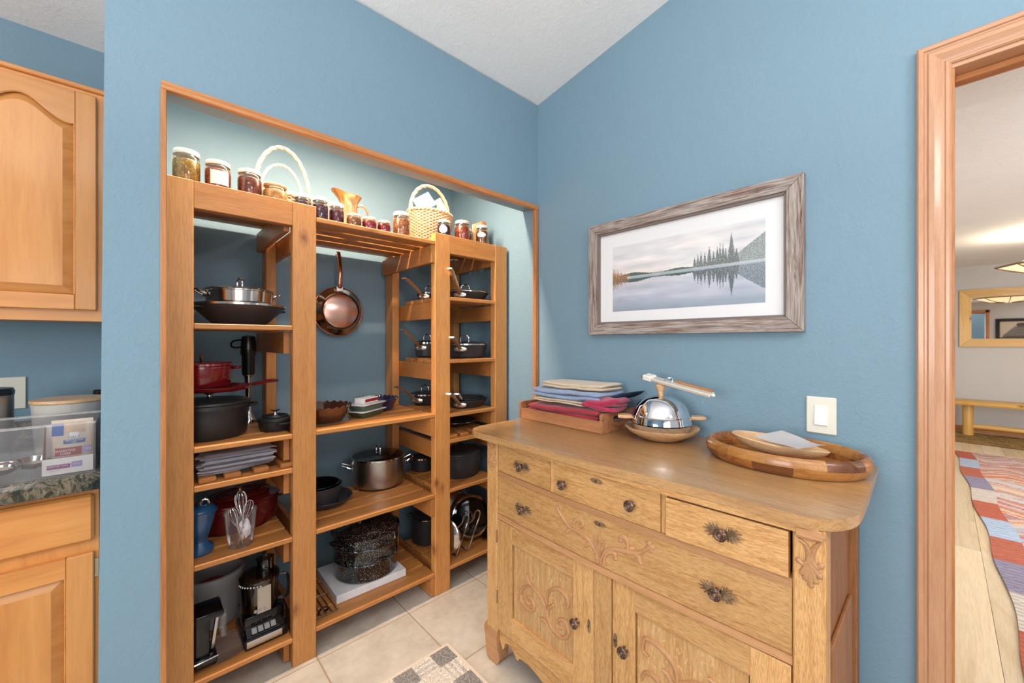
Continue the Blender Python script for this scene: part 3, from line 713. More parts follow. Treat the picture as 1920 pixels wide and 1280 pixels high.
rosette(fx(1.055)-0.003, 1.053, 0.680, d4); rosette(fx(0.374)-0.003, 0.374, 0.689, d4); keyhole(fx(0.711)-0.003, 0.711, 0.742, d4)
DC = [[(0.883, 0.744), (0.866, 0.722), (0.851, 0.707), (0.826, 0.691), (0.791, 0.69), (0.759, 0.682), (0.739, 0.668), (0.724, 0.651), (0.719, 0.624)], [(0.807, 0.697), (0.81, 0.714), (0.799, 0.728), (0.78, 0.73), (0.775, 0.719), (0.783, 0.712)],
 [(0.815, 0.688), (0.834, 0.681), (0.842, 0.67)], [(0.737, 0.663), (0.749, 0.669), (0.759, 0.663), (0.762, 0.658)],
 [(0.707, 0.621), (0.702, 0.647), (0.686, 0.674), (0.658, 0.687), (0.625, 0.694), (0.592, 0.70), (0.572, 0.712), (0.552, 0.729)], [(0.616, 0.701), (0.616, 0.72), (0.627, 0.732), (0.64, 0.727), (0.638, 0.72)],
 [(0.592, 0.698), (0.582, 0.693), (0.576, 0.678)], [(0.69, 0.628), (0.695, 0.642), (0.686, 0.662), (0.667, 0.675), (0.656, 0.672), (0.656, 0.66)]]
fd = lambda y: fx(y)-0.003
carve(DC, 0, 0.0066, 'oak_carved', 'carving', d4, fxn=fd)
def leaves(list_, name, par, fxn, w=0.007):
    for (a, b, ww) in list_:
        m = MB(); pa, pb = Vector((fxn(a[0])-0.001, a[0], a[1])), Vector((fxn(b[0])-0.001, b[0], b[1]))
        P = [pa.lerp(pb, t) for t in (0, 0.2, 0.45, 0.7, 0.88, 1)]
        m.tube(P, [(ww*q, 0.004*max(q, 0.2)) for q in (0.3, 0.7, 1, 0.85, 0.45, 0.05)], 8, flat=(1, 0, 0))
        m.build(name, 'oak_carved', par)
leaves([((0.716, 0.645), (0.711, 0.722), 0.008), ((0.714, 0.64), (0.692, 0.703), 0.007), ((0.718, 0.64), (0.733, 0.702), 0.007), ((0.618, 0.700), (0.592, 0.716), 0.007), ((0.56, 0.728), (0.532, 0.738), 0.010), ((0.556, 0.732), (0.545, 0.752), 0.008), ((0.553, 0.73), (0.537, 0.722), 0.008),
        ((0.868, 0.722), (0.888, 0.750), 0.006), ((0.866, 0.724), (0.874, 0.755), 0.006), ((0.716, 0.63), (0.735, 0.655), 0.006)], 'carved_leaf', d4, fd)
# doors: stiles + rails, recessed panel
def door(y0, y1, py0, py1, curves, leaf, knob_y, kh_y, knob_z):
    xf = lambda y: 1.040
    r0 = bx('door', 'oak_z', (1.034, 1.052, y0, py0, 0.156, 0.592), db, 0.0015)
    bx('stile', 'oak_z', (1.034, 1.052, py1, y1, 0.156, 0.592), r0, 0.0015)
    bx('rail', 'oak_y', (1.0342, 1.052, py0+0.0003, py1-0.0003, 0.522, 0.592), r0, 0.0015); bx('rail', 'oak_y', (1.0342, 1.052, py0+0.0003, py1-0.0003, 0.156, 0.238), r0, 0.0015)
    pn = bx('panel', 'oak_panel', (1.043, 1.050, py0-0.004, py1+0.004, 0.234, 0.526), r0)
    carve(curves, 1.0428, 0.0074, 'oak_carved', 'carving', r0, depth=0.9)
    rosette(1.034, knob_y, knob_z, r0, plate=False); keyhole(1.034, kh_y, knob_z+0.008, r0, vert=True)
LC = [[(1.044, 0.439), (1.028, 0.413), (0.983, 0.397), (0.954, 0.368), (0.939, 0.326), (0.916, 0.303), (0.88, 0.295), (0.858, 0.309), (0.848, 0.335), (0.863, 0.358), (0.889, 0.351), (0.898, 0.332), (0.882, 0.325)],
 [(0.944, 0.374), (0.938, 0.42), (0.905, 0.450), (0.872, 0.453), (0.850, 0.434), (0.852, 0.412), (0.867, 0.407)], [(0.938, 0.338), (0.940, 0.362), (0.918, 0.385)], [(0.935, 0.307), (0.958, 0.314), (0.973, 0.310)],
 [(0.983, 0.397), (1.03, 0.400), (1.062, 0.382), (1.077, 0.356), (1.072, 0.330), (1.053, 0.317), (1.02, 0.317), (1.009, 0.329), (1.009, 0.348), (1.025, 0.36), (1.043, 0.355), (1.043, 0.342), (1.034, 0.336)]]
door(1.2045-0.0, 0.742, 1.121, 0.824, LC, None, 0.806, 0.760, 0.392)
RC = [[(1.424-y, z) for y, z in c] for c in LC]
RC = [[(0.559, 0.418), (0.575, 0.423), (0.578, 0.439), (0.572, 0.46), (0.553, 0.464), (0.529, 0.461), (0.505, 0.449), (0.488, 0.431), (0.48, 0.411), (0.483, 0.371), (0.50, 0.33), (0.53, 0.30)],
 [(0.581, 0.337), (0.578, 0.354), (0.565, 0.367), (0.547, 0.37), (0.532, 0.362), (0.529, 0.342)], [(0.52, 0.406), (0.505, 0.398), (0.494, 0.383)], [(0.48, 0.395), (0.461, 0.403), (0.434, 0.42), (0.409, 0.429)], [(0.40, 0.456), (0.386, 0.451)],
 [(0.409, 0.429), (0.38, 0.41), (0.365, 0.37), (0.385, 0.34), (0.41, 0.35)]]
door(0.674, 0.2245, 0.601, 0.305, RC, None, 0.630, 0.664, 0.400)
front_slab('centre_stile', 'oak_z', 0.677, 0.739, 0.152, 0.595, 0.006, 0.012, db, n=2)
for z in (0.50, 0.26): bx('hinge', 'hinge_metal', (1.030, 1.036, 1.2048, 1.2078, z, z+0.05), db)

# ------------------------------------------------------------------ cookware builders (built at the origin, then placed)
def wallprof(rb, rt, h, t=0.004, flare=0.0, round_=0.012):
    return [(0, 0), (rb-round_, 0), (rb, round_*0.8), (rt, h-0.002), (rt+flare, h), (rt+flare-0.001, h+0.0015), (rt-t, h), (rb-t, round_), (rb-round_-t, t), (0, t)]
def long_handle(par, r, h, L=0.20, rise=0.07, mat='handle_steel', z0=None, bracket=True):
    # handle pointing along -x from the rim
    z0 = z0 if z0 is not None else h-0.018
    m = MB(); P = spline([(-r+0.002, 0, z0), (-r-0.03, 0, z0+rise*0.18), (-r-L*0.45, 0, z0+rise*0.55), (-r-L*0.8, 0, z0+rise*0.92), (-r-L, 0, z0+rise)], 5)
    n = len(P); m.tube(P, [((0.014 if i < 3 else 0.010+0.005*(i/n)), 0.0045) for i in range(n)], 10)
    hd = m.build('handle', mat, par)
    m = MB(); m.M = Matrix.Translation((-r-L+0.012, 0, z0+rise*0.985)); m.tube([(0, 0, -0.0062), (0, 0, 0.0062)], 0.004, 10); m.build('hanging_hole', 'toe_black', par)
    if bracket:
        m = MB(); m.M = Matrix.Translation((-r*0.985, 0, z0))
        m.tube([(0.005, -0.034, 0), (-0.003, -0.02, 0), (-0.005, 0, 0), (-0.003, 0.02, 0), (0.005, 0.034, 0)], [(0.003, 0.009), (0.003, 0.013), (0.003, 0.014), (0.003, 0.013), (0.003, 0.009)], 12)
        for s in (-1, 1): m.sphere((-0.004, s*0.018, 0.0), 0.0045, 8)
        m.build('bracket', mat, par)
def loop_handle(par, r, z, ang, mat='steel', w=0.035, out=0.035, up=0.0, t=0.004, name='loop_handle'):
    m = MB(); m.M = Matrix.Rotation(ang, 4, 'Z')
    P = spline([(r-0.002, -w, z), (r+out*0.5, -w*0.95, z+up*0.4), (r+out, -w*0.6, z+up), (r+out*1.08, 0, z+up*1.05), (r+out, w*0.6, z+up), (r+out*0.5, w*0.95, z+up*0.4), (r-0.002, w, z)], 4)
    m.tube(P, t, 8)
    for s in (-1, 1): m.sphere((r, s*w, z), t*2.0, 8, (0.5, 1, 1.2))
    m.build(name, mat, par)
def lid(par, r, z, dome=0.025, mat='black_nonstick', knob='loop', kmat='steel', rim=True, glass=False):
    m = MB(); m.lathe([(r, z), (r+0.002, z+0.003), (r-0.003, z+0.006), (r*0.8, z+dome*0.6), (r*0.4, z+dome*0.95), (0, z+dome), (0, z+dome-0.003), (r*0.4, z+dome*0.95-0.003), (r*0.8, z+dome*0.6-0.003), (r-0.004, z+0.001)], 40)
    l = m.build('lid', 'lid_glass' if glass else mat, par)
    if rim: m = MB(); m.lathe([(r-0.003, z-0.002), (r+0.004, z-0.001), (r+0.004, z+0.004), (r-0.002, z+0.0045)], 48); m.build('lid_rim', 'steel', l)
    zt = z+dome
    if knob == 'loop':
        m = MB(); m.tube(spline([(0, -0.024, zt-0.001), (0, -0.024, zt+0.02), (0, -0.012, zt+0.034), (0, 0.012, zt+0.034), (0, 0.024, zt+0.02), (0, 0.024, zt-0.001)], 4), 0.0038, 8)
        for s in (-1, 1): m.sphere((0, s*0.024, zt), 0.007, 8, (1, 1, 0.5))
        m.build('lid_handle', kmat, l)
    elif knob == 'button':
        m = MB(); m.lathe([(0, zt-0.002), (0.008, zt), (0.005, zt+0.008), (0.007, zt+0.018), (0.019, zt+0.021), (0.020, zt+0.025), (0, zt+0.028)], 24); m.build('lid_knob', kmat, l)
    return l
def pan(name, label, cat, loc, rb, rt, h, rz=0, mat='black_nonstick', lid_=None, handle=None, loops=None, rimmetal=True, group=None, inner=None):
    r = root(name, label, cat, (0, 0, 0), group)
    m = MB(); m.lathe(wallprof(rb, rt, h, flare=0.002), 56); m.build('body', mat, r)
    if rimmetal: m = MB(); m.lathe([(rt-0.001, h-0.001), (rt+0.004, h), (rt+0.004, h+0.003), (rt-0.001, h+0.003)], 56); m.build('rim', 'steel', r)
    if lid_: lid(r, rt-0.002, h+0.004, **lid_)
    if handle: long_handle(r, (rt+rb)/2+0.004 if False else rt-(rt-rb)*0.25, h, **handle)
    if loops:
        for a in loops['ang']: loop_handle(r, rt-(rt-rb)*0.2, h-loops.get('drop', 0.02), a, loops.get('mat', 'steel'), loops.get('w', 0.032), loops.get('out', 0.032), loops.get('up', 0.012), loops.get('t', 0.004))
    place(r, loc, rz); W[r.name] = Vector(loc); return r

e = 0.0006
# ---- left bay, top shelf
pan('wok', 'wide black pan with flared sides under the steel saute pan', 'pan', (0.285, 1.925, 1.363+e), 0.095, 0.158, 0.075, rz=0.35, mat='black_nonstick', lid_=dict(dome=0.004, mat='steel', knob=None), loops=dict(ang=(0, PI), mat='black_iron', drop=0.01, up=0.0, out=0.03, w=0.028))
pan('saute_pan', 'shiny steel lidded saute pan stacked on the wide black pan', 'pan', (0.285, 1.935, 1.4475), 0.112, 0.116, 0.052, rz=0.20, mat='steel', lid_=dict(dome=0.016, mat='steel', knob='loop', rim=False), loops=dict(ang=(0, PI), up=0.018, out=0.034, w=0.02, drop=0.018))
# ---- left bay, second shelf
def oval_pot(name, label, loc, rx, ry, h, mat, rz=0, knob='steel', lid_mat=None, ribs=True, dome=0.03):
    r = root(name, label, 'pot', (0, 0, 0)); lm = lid_mat or mat
    m = MB(); m.lathe([(0, 0), (0.86, 0), (0.93, 0.012), (0.975, h*0.6), (0.985, h*0.86), (1.0, h*0.88), (1.0, h-0.001), (0.94, h), (0.90, 0.02), (0, 0.012)], 56, sx=rx, sy=ry)
    m.build('body', mat, r)
    for s in (-1, 1):
        m = MB(); P = spline([(s*rx*0.96, -0.035, h*0.86), (s*(rx+0.018), -0.026, h*0.88), (s*(rx+0.024), 0, h*0.89), (s*(rx+0.018), 0.026, h*0.88), (s*rx*0.96, 0.035, h*0.86)], 4); m.tube(P, [(0.008, 0.005)]*len(P), 8); m.build('side_handle', mat, r)
    m = MB(); m.lathe([(0.99, h), (1.01, h+0.002), (1.0, h+0.009), (0.93, h+0.014), (0.6, h+dome*0.85), (0.3, h+dome), (0, h+dome+0.001), (0, h+dome-0.006), (0.9, h+0.005)], 56, sx=rx, sy=ry)
    if ribs:
        for q in (0.35, 0.55, 0.75): m.lathe([(q-0.02, h+dome*(1.0-q*0.25)), (q, h+dome*(1.0-q*0.25)+0.004), (q+0.02, h+dome*(1.0-q*0.25))], 56, sx=rx, sy=ry)
    l = m.build('lid', lm, r)
    if knob:
        zt = h+dome; m = MB(); m.lathe([(0, zt-0.002), (0.010, zt), (0.006, zt+0.006), (0.006, zt+0.014), (0.018, zt+0.020), (0.019, zt+0.023), (0, zt+0.025)], 24); m.build('lid_knob', knob, l)
    place(r, loc, rz); W[r.name] = Vector(loc); return r
oval_pot('dutch_oven', 'large black cast iron dutch oven on the second shelf', (0.186, 1.935, 0.932+e), 0.132, 0.126, 0.128, 'black_iron', ribs=False, dome=0.018)
# red skillet inverted as lid holder
r = root('red_skillet', 'red enamel skillet with stub handle lying on large black dutch oven', 'pan', (0, 0, 0))
m = MB(); m.lathe([(0, 0), (0.10, 0), (0.112, 0.006), (0.12, 0.016), (0.116, 0.018), (0.10, 0.006), (0, 0.005)], 48); m.build('body', 'red_enamel', r)
m = MB(); P = [(0.11, 0, 0.012), (0.14, 0, 0.016), (0.18, 0, 0.022), (0.205, 0, 0.024), (0.222, 0, 0.024)]; m.tube(P, [(0.018, 0.006), (0.012, 0.007), (0.011, 0.008), (0.012, 0.008), (0.006, 0.005)], 10); m.build('handle', 'red_enamel', r)
place(r, (0.205, 1.93, 1.1095), 0.10)
r = oval_pot('cocotte', 'round dark red enamel casserole stacked above the black dutch oven', (0.165, 1.93, 1.129), 0.096, 0.096, 0.078, 'red_enamel', knob=None, ribs=False, dome=0.006)
m = MB(); m.tube(spline([(-0.004, -0.018, 0.083), (-0.004, -0.018, 0.105), (-0.004, -0.010, 0.117), (-0.004, 0.010, 0.117), (-0.004, 0.018, 0.105), (-0.004, 0.018, 0.083)], 4), [(0.006, 0.004)]*21, 8)
o = m.build('lid_handle', 'chrome', None); o.location = o.location; o.parent = r
oval_pot('small_dutch_oven', 'small black lidded cast iron pot right of the large one', (0.402, 1.892, 0.932+e), 0.064, 0.060, 0.040, 'black_iron', rz=-1.2, dome=0.022)
# immersion blender
r = root('immersion_blender', 'black stick blender with steel shaft standing at back of shelf', 'blender', (0, 0, 0))
m = MB(); m.lathe([(0, 0), (0.030, 0), (0.031, 0.01), (0.022, 0.03), (0.012, 0.05), (0.011, 0.10), (0.016, 0.2), (0.019, 0.215), (0, 0.215)], 24); m.build('shaft', 'steel', r)
m = MB(); m.lathe([(0, 0.215), (0.022, 0.215), (0.026, 0.23), (0.026, 0.30), (0.031, 0.315), (0.029, 0.36), (0.026, 0.39), (0, 0.396)], 24); m.build('grip', 'black_plastic', r)
m = MB(); m.lathe([(0.0195, 0.213), (0.023, 0.216), (0.023, 0.232), (0.02, 0.234)], 24); m.build('collar', 'dark_steel', r)
m = MB(); m.tube(spline([(-0.02, 0, 0.375), (-0.055, 0.0, 0.37), (-0.065, 0, 0.35), (-0.05, 0, 0.34), (-0.02, 0, 0.345)], 4), 0.004, 6); m.build('cord', 'black_plastic', r)
place(r, (0.345, 2.12, 0.932+e))
# ---- paper stack on the cross strips
r = root('paper_stack', 'ragged stack of folded white paper on the slatted rack shelf', 'paper', (0.26, 1.90, 0.816))
rr = random.Random(5)
for i in range(14):
    m = MB(); z = 0.8205+i*0.0048; dx, dy = rr.uniform(-0.008, 0.008), rr.uniform(-0.008, 0.008); ph = rr.uniform(0, 6)
    m.sheet(lambda u, v: (0.148+dx+0.225*u+0.010*math.sin(v*9+ph)*(1 if u > 0.9 or u < 0.1 else 0.2), 1.795+dy+0.26*v, z+0.0014*math.sin(u*8+ph)*math.sin(v*6)-(0.004*math.sin(u*5) if v < 0.1 and i < 3 else 0)), 14, 10, 0.0034); m.build('paper_sheet', 'white_paper', r, ang=60)
# ---- third shelf
r = root('blue_pitcher', 'blue glazed ceramic beater jar with domed foot beside whisk cup', 'jar', (0, 0, 0))
m = MB(); m.lathe([(0, 0), (0.040, 0), (0.044, 0.006), (0.043, 0.022), (0.030, 0.034), (0.024, 0.042), (0.024, 0.052), (0.032, 0.075), (0.042, 0.11), (0.050, 0.145), (0.055, 0.155), (0.052, 0.158), (0.044, 0.145), (0.03, 0.10), (0, 0.06)], 40); m.build('body', 'blue_glaze', r)
m = MB(); m.lathe([(0.050, 0.157), (0.040, 0.172), (0.030, 0.176), (0, 0.178)], 40); m.build('lid', 'blue_glaze', r)
m = MB(); m.tube(spline([(0.0, 0, 0.176), (0.008, 0, 0.19), (0.018, 0, 0.192), (0.025, 0, 0.185), (0.027, 0, 0.172)], 4), 0.005, 8); m.build('lid_handle', 'chrome', r)
place(r, (0.150, 1.858, 0.522+e))
oval_pot('oval_casserole', 'big dark red oval enamel casserole behind the whisk cup', (0.300, 2.035, 0.522+e), 0.150, 0.105, 0.105, 'dark_red_enamel', rz=0.15, dome=0.035, knob='gold_metal')
r = root('whisk_cup', 'clear plastic cup of wire whisks and wrapped bags', 'cup', (0, 0, 0))
m = MB(); m.lathe([(0, 0.0), (0.038, 0.0), (0.041, 0.004), (0.052, 0.125), (0.055, 0.127), (0.055, 0.130), (0.051, 0.129)], 40); m.build('cup', 'clear_plastic', r)
place(r, (0.272, 1.826, 0.522+e))
def whisk(label, loc, rx, ry, L=0.20, R=0.030, n=5, t=0.0011):
    w = root('wire_whisk', label, 'whisk', (0, 0, 0), 'whisks in the clear cup')
    m = MB(); m.tube([(0, 0, 0), (0, 0, L*0.48)], 0.0022, 8); m.build('handle', 'steel', w)
    m = MB()
    for i in range(n):
        a = PI*i/n; P = []
        for k in range(17):
            q = k/16; th = q*2*PI-PI
            s = math.sin(q*PI); x = R*math.sin(2*PI*q)*0.0+R*(-math.cos(q*PI))*(s**0.6 if s > 0 else 0)*1.25; z = L*0.48+L*0.52*s**0.75
            P.append((x*math.cos(a), x*math.sin(a), z))
        m.tube(P, t, 5)
    m.build('wires', 'chrome', w, ang=60)
    w.location = loc; w.rotation_euler = (rx, ry, 0); W[w.name] = Vector(loc)
whisk('big balloon whisk rising above the rim of the plastic cup', (0.285, 1.822, 0.530), 0.0, -0.08, 0.20, 0.026, 5)
whisk('small whisk leaning out left of the plastic cup', (0.277, 1.812, 0.530), 0.10, -0.26, 0.155, 0.017, 3)
whisk('thin wire whisk leaning out right of the plastic cup', (0.262, 1.818, 0.530), 0.05, 0.24, 0.165, 0.019, 2)
m = MB(); m.sphere((0.287, 1.835, 0.575), 0.026, 20, (0.8, 0.7, 1.5))
for v in m.bm.verts: v.co += Vector((noise.noise(v.co*60), noise.noise(v.co*60+Vector((5, 1, 2))), noise.noise(v.co*40)))*0.010
m.build('plastic_bag', 'white_paper', label='crumpled pale bag tucked inside the whisk cup', cat='bag', ang=20)
# ---- bottom-left shelf: slow cooker crock, coffee maker part, processor, plastic tray
r = root('crock_pot', 'grey crock with dark lining behind the food processor', 'pot', (0, 0, 0))
m = MB(); m.lathe([(0, 0), (0.088, 0), (0.098, 0.01), (0.112, 0.19), (0.118, 0.20), (0.118, 0.212), (0.108, 0.214), (0.10, 0.20), (0.09, 0.02), (0, 0.012)], 48, sx=1, sy=0.85); m.build('crock', 'grey_ceramic', r)
m = MB(); m.lathe([(0.104, 0.205), (0.09, 0.05), (0, 0.045)], 48, sx=1, sy=0.85); m.build('lining', 'black_gloss', r)
m = MB(); m.lathe([(0, 0.150), (0.05, 0.150), (0.055, 0.158), (0.05, 0.166), (0, 0.168)], 32, sx=1, sy=0.8); m.build('red_gasket', 'red_rubber', r)
place(r, (0.210, 2.095, 0.120+e))
r = root('coffee_maker_base', 'black glossy coffee maker part with steel bar beside food processor', 'appliance', (0, 0, 0))
m = MB(); m.box(0.128, 0.196, 1.775, 1.875, 0.1215, 0.16, 0.008, 2); m.build('base', 'black_gloss', r)
m = MB(); m.prism([(1.79, 0.16), (1.86, 0.16), (1.87, 0.30), (1.80, 0.30)], 0.130, 0.175, 'x', 0.006); m.build('column', 'black_gloss', r)
m = MB(); m.box(0.128, 0.215, 1.775, 1.885, 0.286, 0.312, 0.008, 2); m.build('brew_head', 'black_gloss', r)
m = MB(); m.prism([(0.179, 0.170), (0.188, 0.168), (0.204, 0.284), (0.195, 0.286)], 1.80, 1.825, 'y', 0.001); m.build('steel_bar', 'steel_brushed', r)
m = MB(); m.box(0.206, 0.226, 1.79, 1.86, 0.20, 0.285, 0.004); m.build('clear_panel', 'clear_plastic', r)
m = MB(); m.tube([(0.129, 1.772, 0.150), (0.198, 1.772, 0.155)], 0.004, 8); m.build('trim_bar', 'chrome', r)
r.location = (0, 0.01, 0.0115)
r = root('plastic_tray', 'crinkled clear plastic lid lying at left front of bottom shelf', 'tray', (0.2, 1.80, 0.121))
m = MB(); m.lathe([(0, 0.1206), (0.09, 0.1206), (0.105, 0.128), (0.12, 0.130), (0.121, 0.132), (0.104, 0.130), (0.088, 0.123), (0, 0.123)], 40, c=(0.222, 1.872), sx=0.75, sy=0.72); m.build('tray', 'clear_plastic', r)
# food processor
fp = root('food_processor', 'black and steel food processor with smoky jug on bottom shelf', 'appliance', (0.355, 1.87, 0.121))
A = Matrix.Translation((0.352, 1.878, 0.1207)) @ Matrix.Rotation(0.02, 4, 'Z')
def fb(name, mat, b, bev=0.004, seg=2, par=fp):
    m = MB(); m.M = A; m.box(*b, bev=bev, seg=seg); return m.build(name, mat, par)
fb('base', 'black_gloss', (-0.075, 0.075, -0.085, 0.10, 0.0, 0.045), 0.01)
fb('motor_housing', 'black_gloss', (-0.07, 0.073, -0.045, 0.095, 0.045, 0.105), 0.012)
m = MB(); m.M = A; m.prism([(-0.083, 0.040), (-0.046, 0.068), (-0.046, 0.044)], -0.065, 0.062, 'x'); ctl = m.build('control_slope', 'black_gloss', fp)
fb('front_plate', 'steel_brushed', (-0.068, 0.052, -0.0885, -0.084, 0.012, 0.036), 0.001, 1)
for i in range(4):
    m = MB(); m.M = A @ Matrix.Translation((-0.040+i*0.0215, -0.067, 0.0585)) @ Matrix.Rotation(0.65, 4, 'X'); m.box(-0.009, 0.009, -0.011, 0.011, -0.002, 0.005, 0.002); m.build('button', 'grey_ceramic', fp)
fb('side_grip', 'steel_brushed', (0.071, 0.077, -0.03, 0.03, 0.03, 0.09), 0.002)
m = MB(); m.M = A; m.lathe([(0, 0.106), (0.060, 0.106), (0.064, 0.112), (0.068, 0.225), (0.070, 0.227), (0.068, 0.229), (0.062, 0.115), (0, 0.110)], 48, c=(-0.008, 0.005)); jug = m.build('bowl', 'smoke_plastic', fp)
m = MB(); m.M = A; m.lathe([(0.071, 0.2275), (0.071, 0.236), (0.06, 0.246), (0, 0.248)], 48, c=(-0.008, 0.005)); m.build('bowl_lid', 'smoke_plastic', fp)
m = MB(); m.M = A; m.lathe([(0, 0.248), (0.026, 0.248), (0.026, 0.295), (0.028, 0.298), (0.024, 0.298), (0.023, 0.25)], 24, c=(0.012, 0.005), sx=1.2); m.build('feed_tube', 'smoke_plastic', fp)
m = MB(); m.M = A; m.lathe([(0, 0.111), (0.012, 0.111), (0.012, 0.17), (0.008, 0.18), (0, 0.182)], 20, c=(-0.008, 0.005)); m.build('spindle', 'black_plastic', fp)
m = MB(); m.M = A
for i in range(3): m.prism([(0.01, 0.135+0.02*i), (0.05, 0.138+0.02*i), (0.045, 0.139+0.02*i), (0.01, 0.138+0.02*i)], 0.0, 0.010, 'y')
m.build('blade', 'steel', fp)
m = MB(); m.M = A; m.tube(spline([(0.055, -0.02, 0.222), (0.078, -0.03, 0.222), (0.086, -0.034, 0.20), (0.086, -0.034, 0.15), (0.078, -0.03, 0.128), (0.055, -0.02, 0.126)], 5), [(0.008, 0.006)]*26, 8); m.build('bowl_handle', 'smoke_plastic', fp)
fb('strip_panel', 'steel_brushed', (-0.028, 0.018, -0.0625, -0.0615, 0.115, 0.215), 0.0, 1)
m = MB(); m.M = A
for i in range(9):
    a = -PI*0.95+i*0.16; m.sphere((-0.008+0.071*math.cos(a), 0.005+0.071*math.sin(a), 0.222), 0.004, 8)
m.build('lid_tabs', 'chrome', fp)
for i, c_ in enumerate(((-0.035), (-0.020), (-0.004))):
    m = MB(); m.M = A; m.tube([(c_, -0.0600, 0.128), (c_, -0.0640, 0.128)], 0.0055, 14); m.build('badge', 'grey_ceramic', fp)

# ---- middle bay
# hanging skillet on the back wall, base facing out
hp = root('hanging_skillet', 'copper-toned skillet hanging by its handle on the blue wall', 'pan', (0, 0, 0))
T = Matrix.Translation((0.80, 2.296, 1.468)) @ Matrix.Rotation(PI/2, 4, 'X')   # lathe axis -> -y
m = MB(); m.M = T; m.lathe([(0, 0.042), (0.090, 0.042), (0.096, 0.038), (0.120, 0.012), (0.131, 0.002), (0.134, 0.0), (0.131, -0.001), (0.117, 0.010), (0.092, 0.036), (0, 0.039)], 64); m.build('body', 'steel', hp)
m = MB(); m.M = T; m.lathe([(0, 0.0445), (0.086, 0.0445), (0.090, 0.0425), (0.090, 0.041), (0, 0.041)], 64); m.build('base_disc', 'copper_pan', hp)
m = MB(); m.M = T; m.lathe([(0.1325, -0.001), (0.136, 0.0), (0.136, 0.003), (0.1325, 0.004)], 64); m.build('rim', 'copper', hp)
m = MB(); m.M = T; m.lathe([(0.094, 0.040), (0.1015, 0.0325), (0.103, 0.032), (0.097, 0.041)], 64); m.build('copper_band', 'copper', hp)
m = MB(); P = spline([(0.800, 2.282, 1.596), (0.800, 2.270, 1.62), (0.800, 2.268, 1.70), (0.800, 2.29, 1.785), (0.800, 2.30, 1.80)], 5); m.tube(P, [((0.010 if 3 < i < 18 else 0.013), 0.005) for i in range(len(P))], 10); m.build('handle', 'copper', hp)
m = MB(); m.box(0.782, 0.818, 2.277, 2.283, 1.575, 1.606, 0.002); m.build('bracket', 'steel', hp)
m = MB(); m.tube([(0.80, 2.3395, 1.792), (0.80, 2.292, 1.79), (0.80, 2.285, 1.797)], 0.0025, 8); m.build('hook', 'dark_steel', hp)
# dishes on the waist-high shelf
def pie_dish(name, label, loc, rb, rt, h, mat, n=22, amp=0.006, cat='dish'):
    r = root(name, label, cat, (0, 0, 0))
    def wob(q, z, a): return (q*(1+0.018*math.cos(n*a)) if z > h*0.8 else q, z+(amp*0.6*math.cos(n*a) if z > h*0.8 else 0))
    m = MB(); m.lathe([(0, 0), (rb, 0), (rb+0.006, 0.006), (rt*0.90, h*0.72), (rt*0.93, h*0.84), (rt, h), (rt-0.004, h+0.002), (rt*0.88, h*0.82), (rb-0.004, 0.010), (0, 0.008)], 176, wob=wob); m.build('body', mat, r)
    place(r, loc); return r
r = root('glass_plate', 'clear glass plate under the brown scalloped dish', 'plate', (0, 0, 0)); m = MB(); m.lathe([(0, 0), (0.07, 0), (0.115, 0.012), (0.116, 0.014), (0.07, 0.004), (0, 0.004)], 48); m.build('plate', 'clear_glass', r); place(r, (0.600, 1.915, 0.932+e))
pie_dish('brown_pie_dish', 'glossy brown pie dish with scalloped rim on glass plate', (0.600, 1.915, 0.9375), 0.078, 0.122, 0.072, 'brown_glaze')
pie_dish('blue_pie_dish', 'deep blue pie dish with scalloped rim behind the green dish', (0.925, 2.075, 0.932+e), 0.078, 0.108, 0.062, 'navy_glaze', 26)
def rounded(w, d, r, n=5):
    P = []
    for cx_, cy_, a0 in ((w-r, d-r, 0), (-w+r, d-r, PI/2), (-w+r, -d+r, PI), (w-r, -d+r, 1.5*PI)):
        for i in range(n+1): a = a0+PI/2*i/n; P.append((cx_+r*math.cos(a), cy_+r*math.sin(a)))
    return P
def loft(m, rings):
    R = [[m._v((x, y, z)) for x, y in P] for P, z in rings]
    m.bm.faces.new(R[0]); m.bm.faces.new(R[-1])
    for A_, B_ in zip(R, R[1:]):
        for i in range(len(A_)): j = (i+1) % len(A_); m.bm.faces.new((A_[i], A_[j], B_[j], B_[i]))
for k, (z, lab) in enumerate(((0.9326, 'lower sage green rectangular dish under its twin'), (0.9650, 'upper sage green rectangular dish carrying the matchbox'))):
    r = root('green_dish', lab, 'dish', (0, 0, 0))
    m = MB(); loft(m, [(rounded(0.068, 0.040, 0.012), 0), (rounded(0.088, 0.052, 0.016), 0.024), (rounded(0.092, 0.056, 0.016), 0.026), (rounded(0.092, 0.056, 0.016), 0.031), (rounded(0.086, 0.050, 0.016), 0.031), (rounded(0.068, 0.038, 0.012), 0.006)]); m.build('body', 'green_glaze', r, ang=25)
    m = MB(); loft(m, [(rounded(0.0925, 0.0565, 0.016), 0.0285), (rounded(0.0925, 0.0565, 0.016), 0.0312), (rounded(0.0915, 0.0555, 0.016), 0.0318)]) ; m.build('glaze_edge', 'white_marble', r)
    place(r, (0.812, 1.945, z), 0.52)
bx_ = root('matchbox', 'white matchbox with red striking strip on green dishes', 'box', (0, 0, 0))
bx('sleeve', 'white_label', (-0.056, 0.056, -0.026, 0.026, 0, 0.026), bx_, 0.001); bx('red_strip', 'red_print', (-0.044, 0.055, -0.0268, -0.0258, 0.006, 0.020), bx_)
place(bx_, (0.815, 1.95, 0.9974), 0.52)
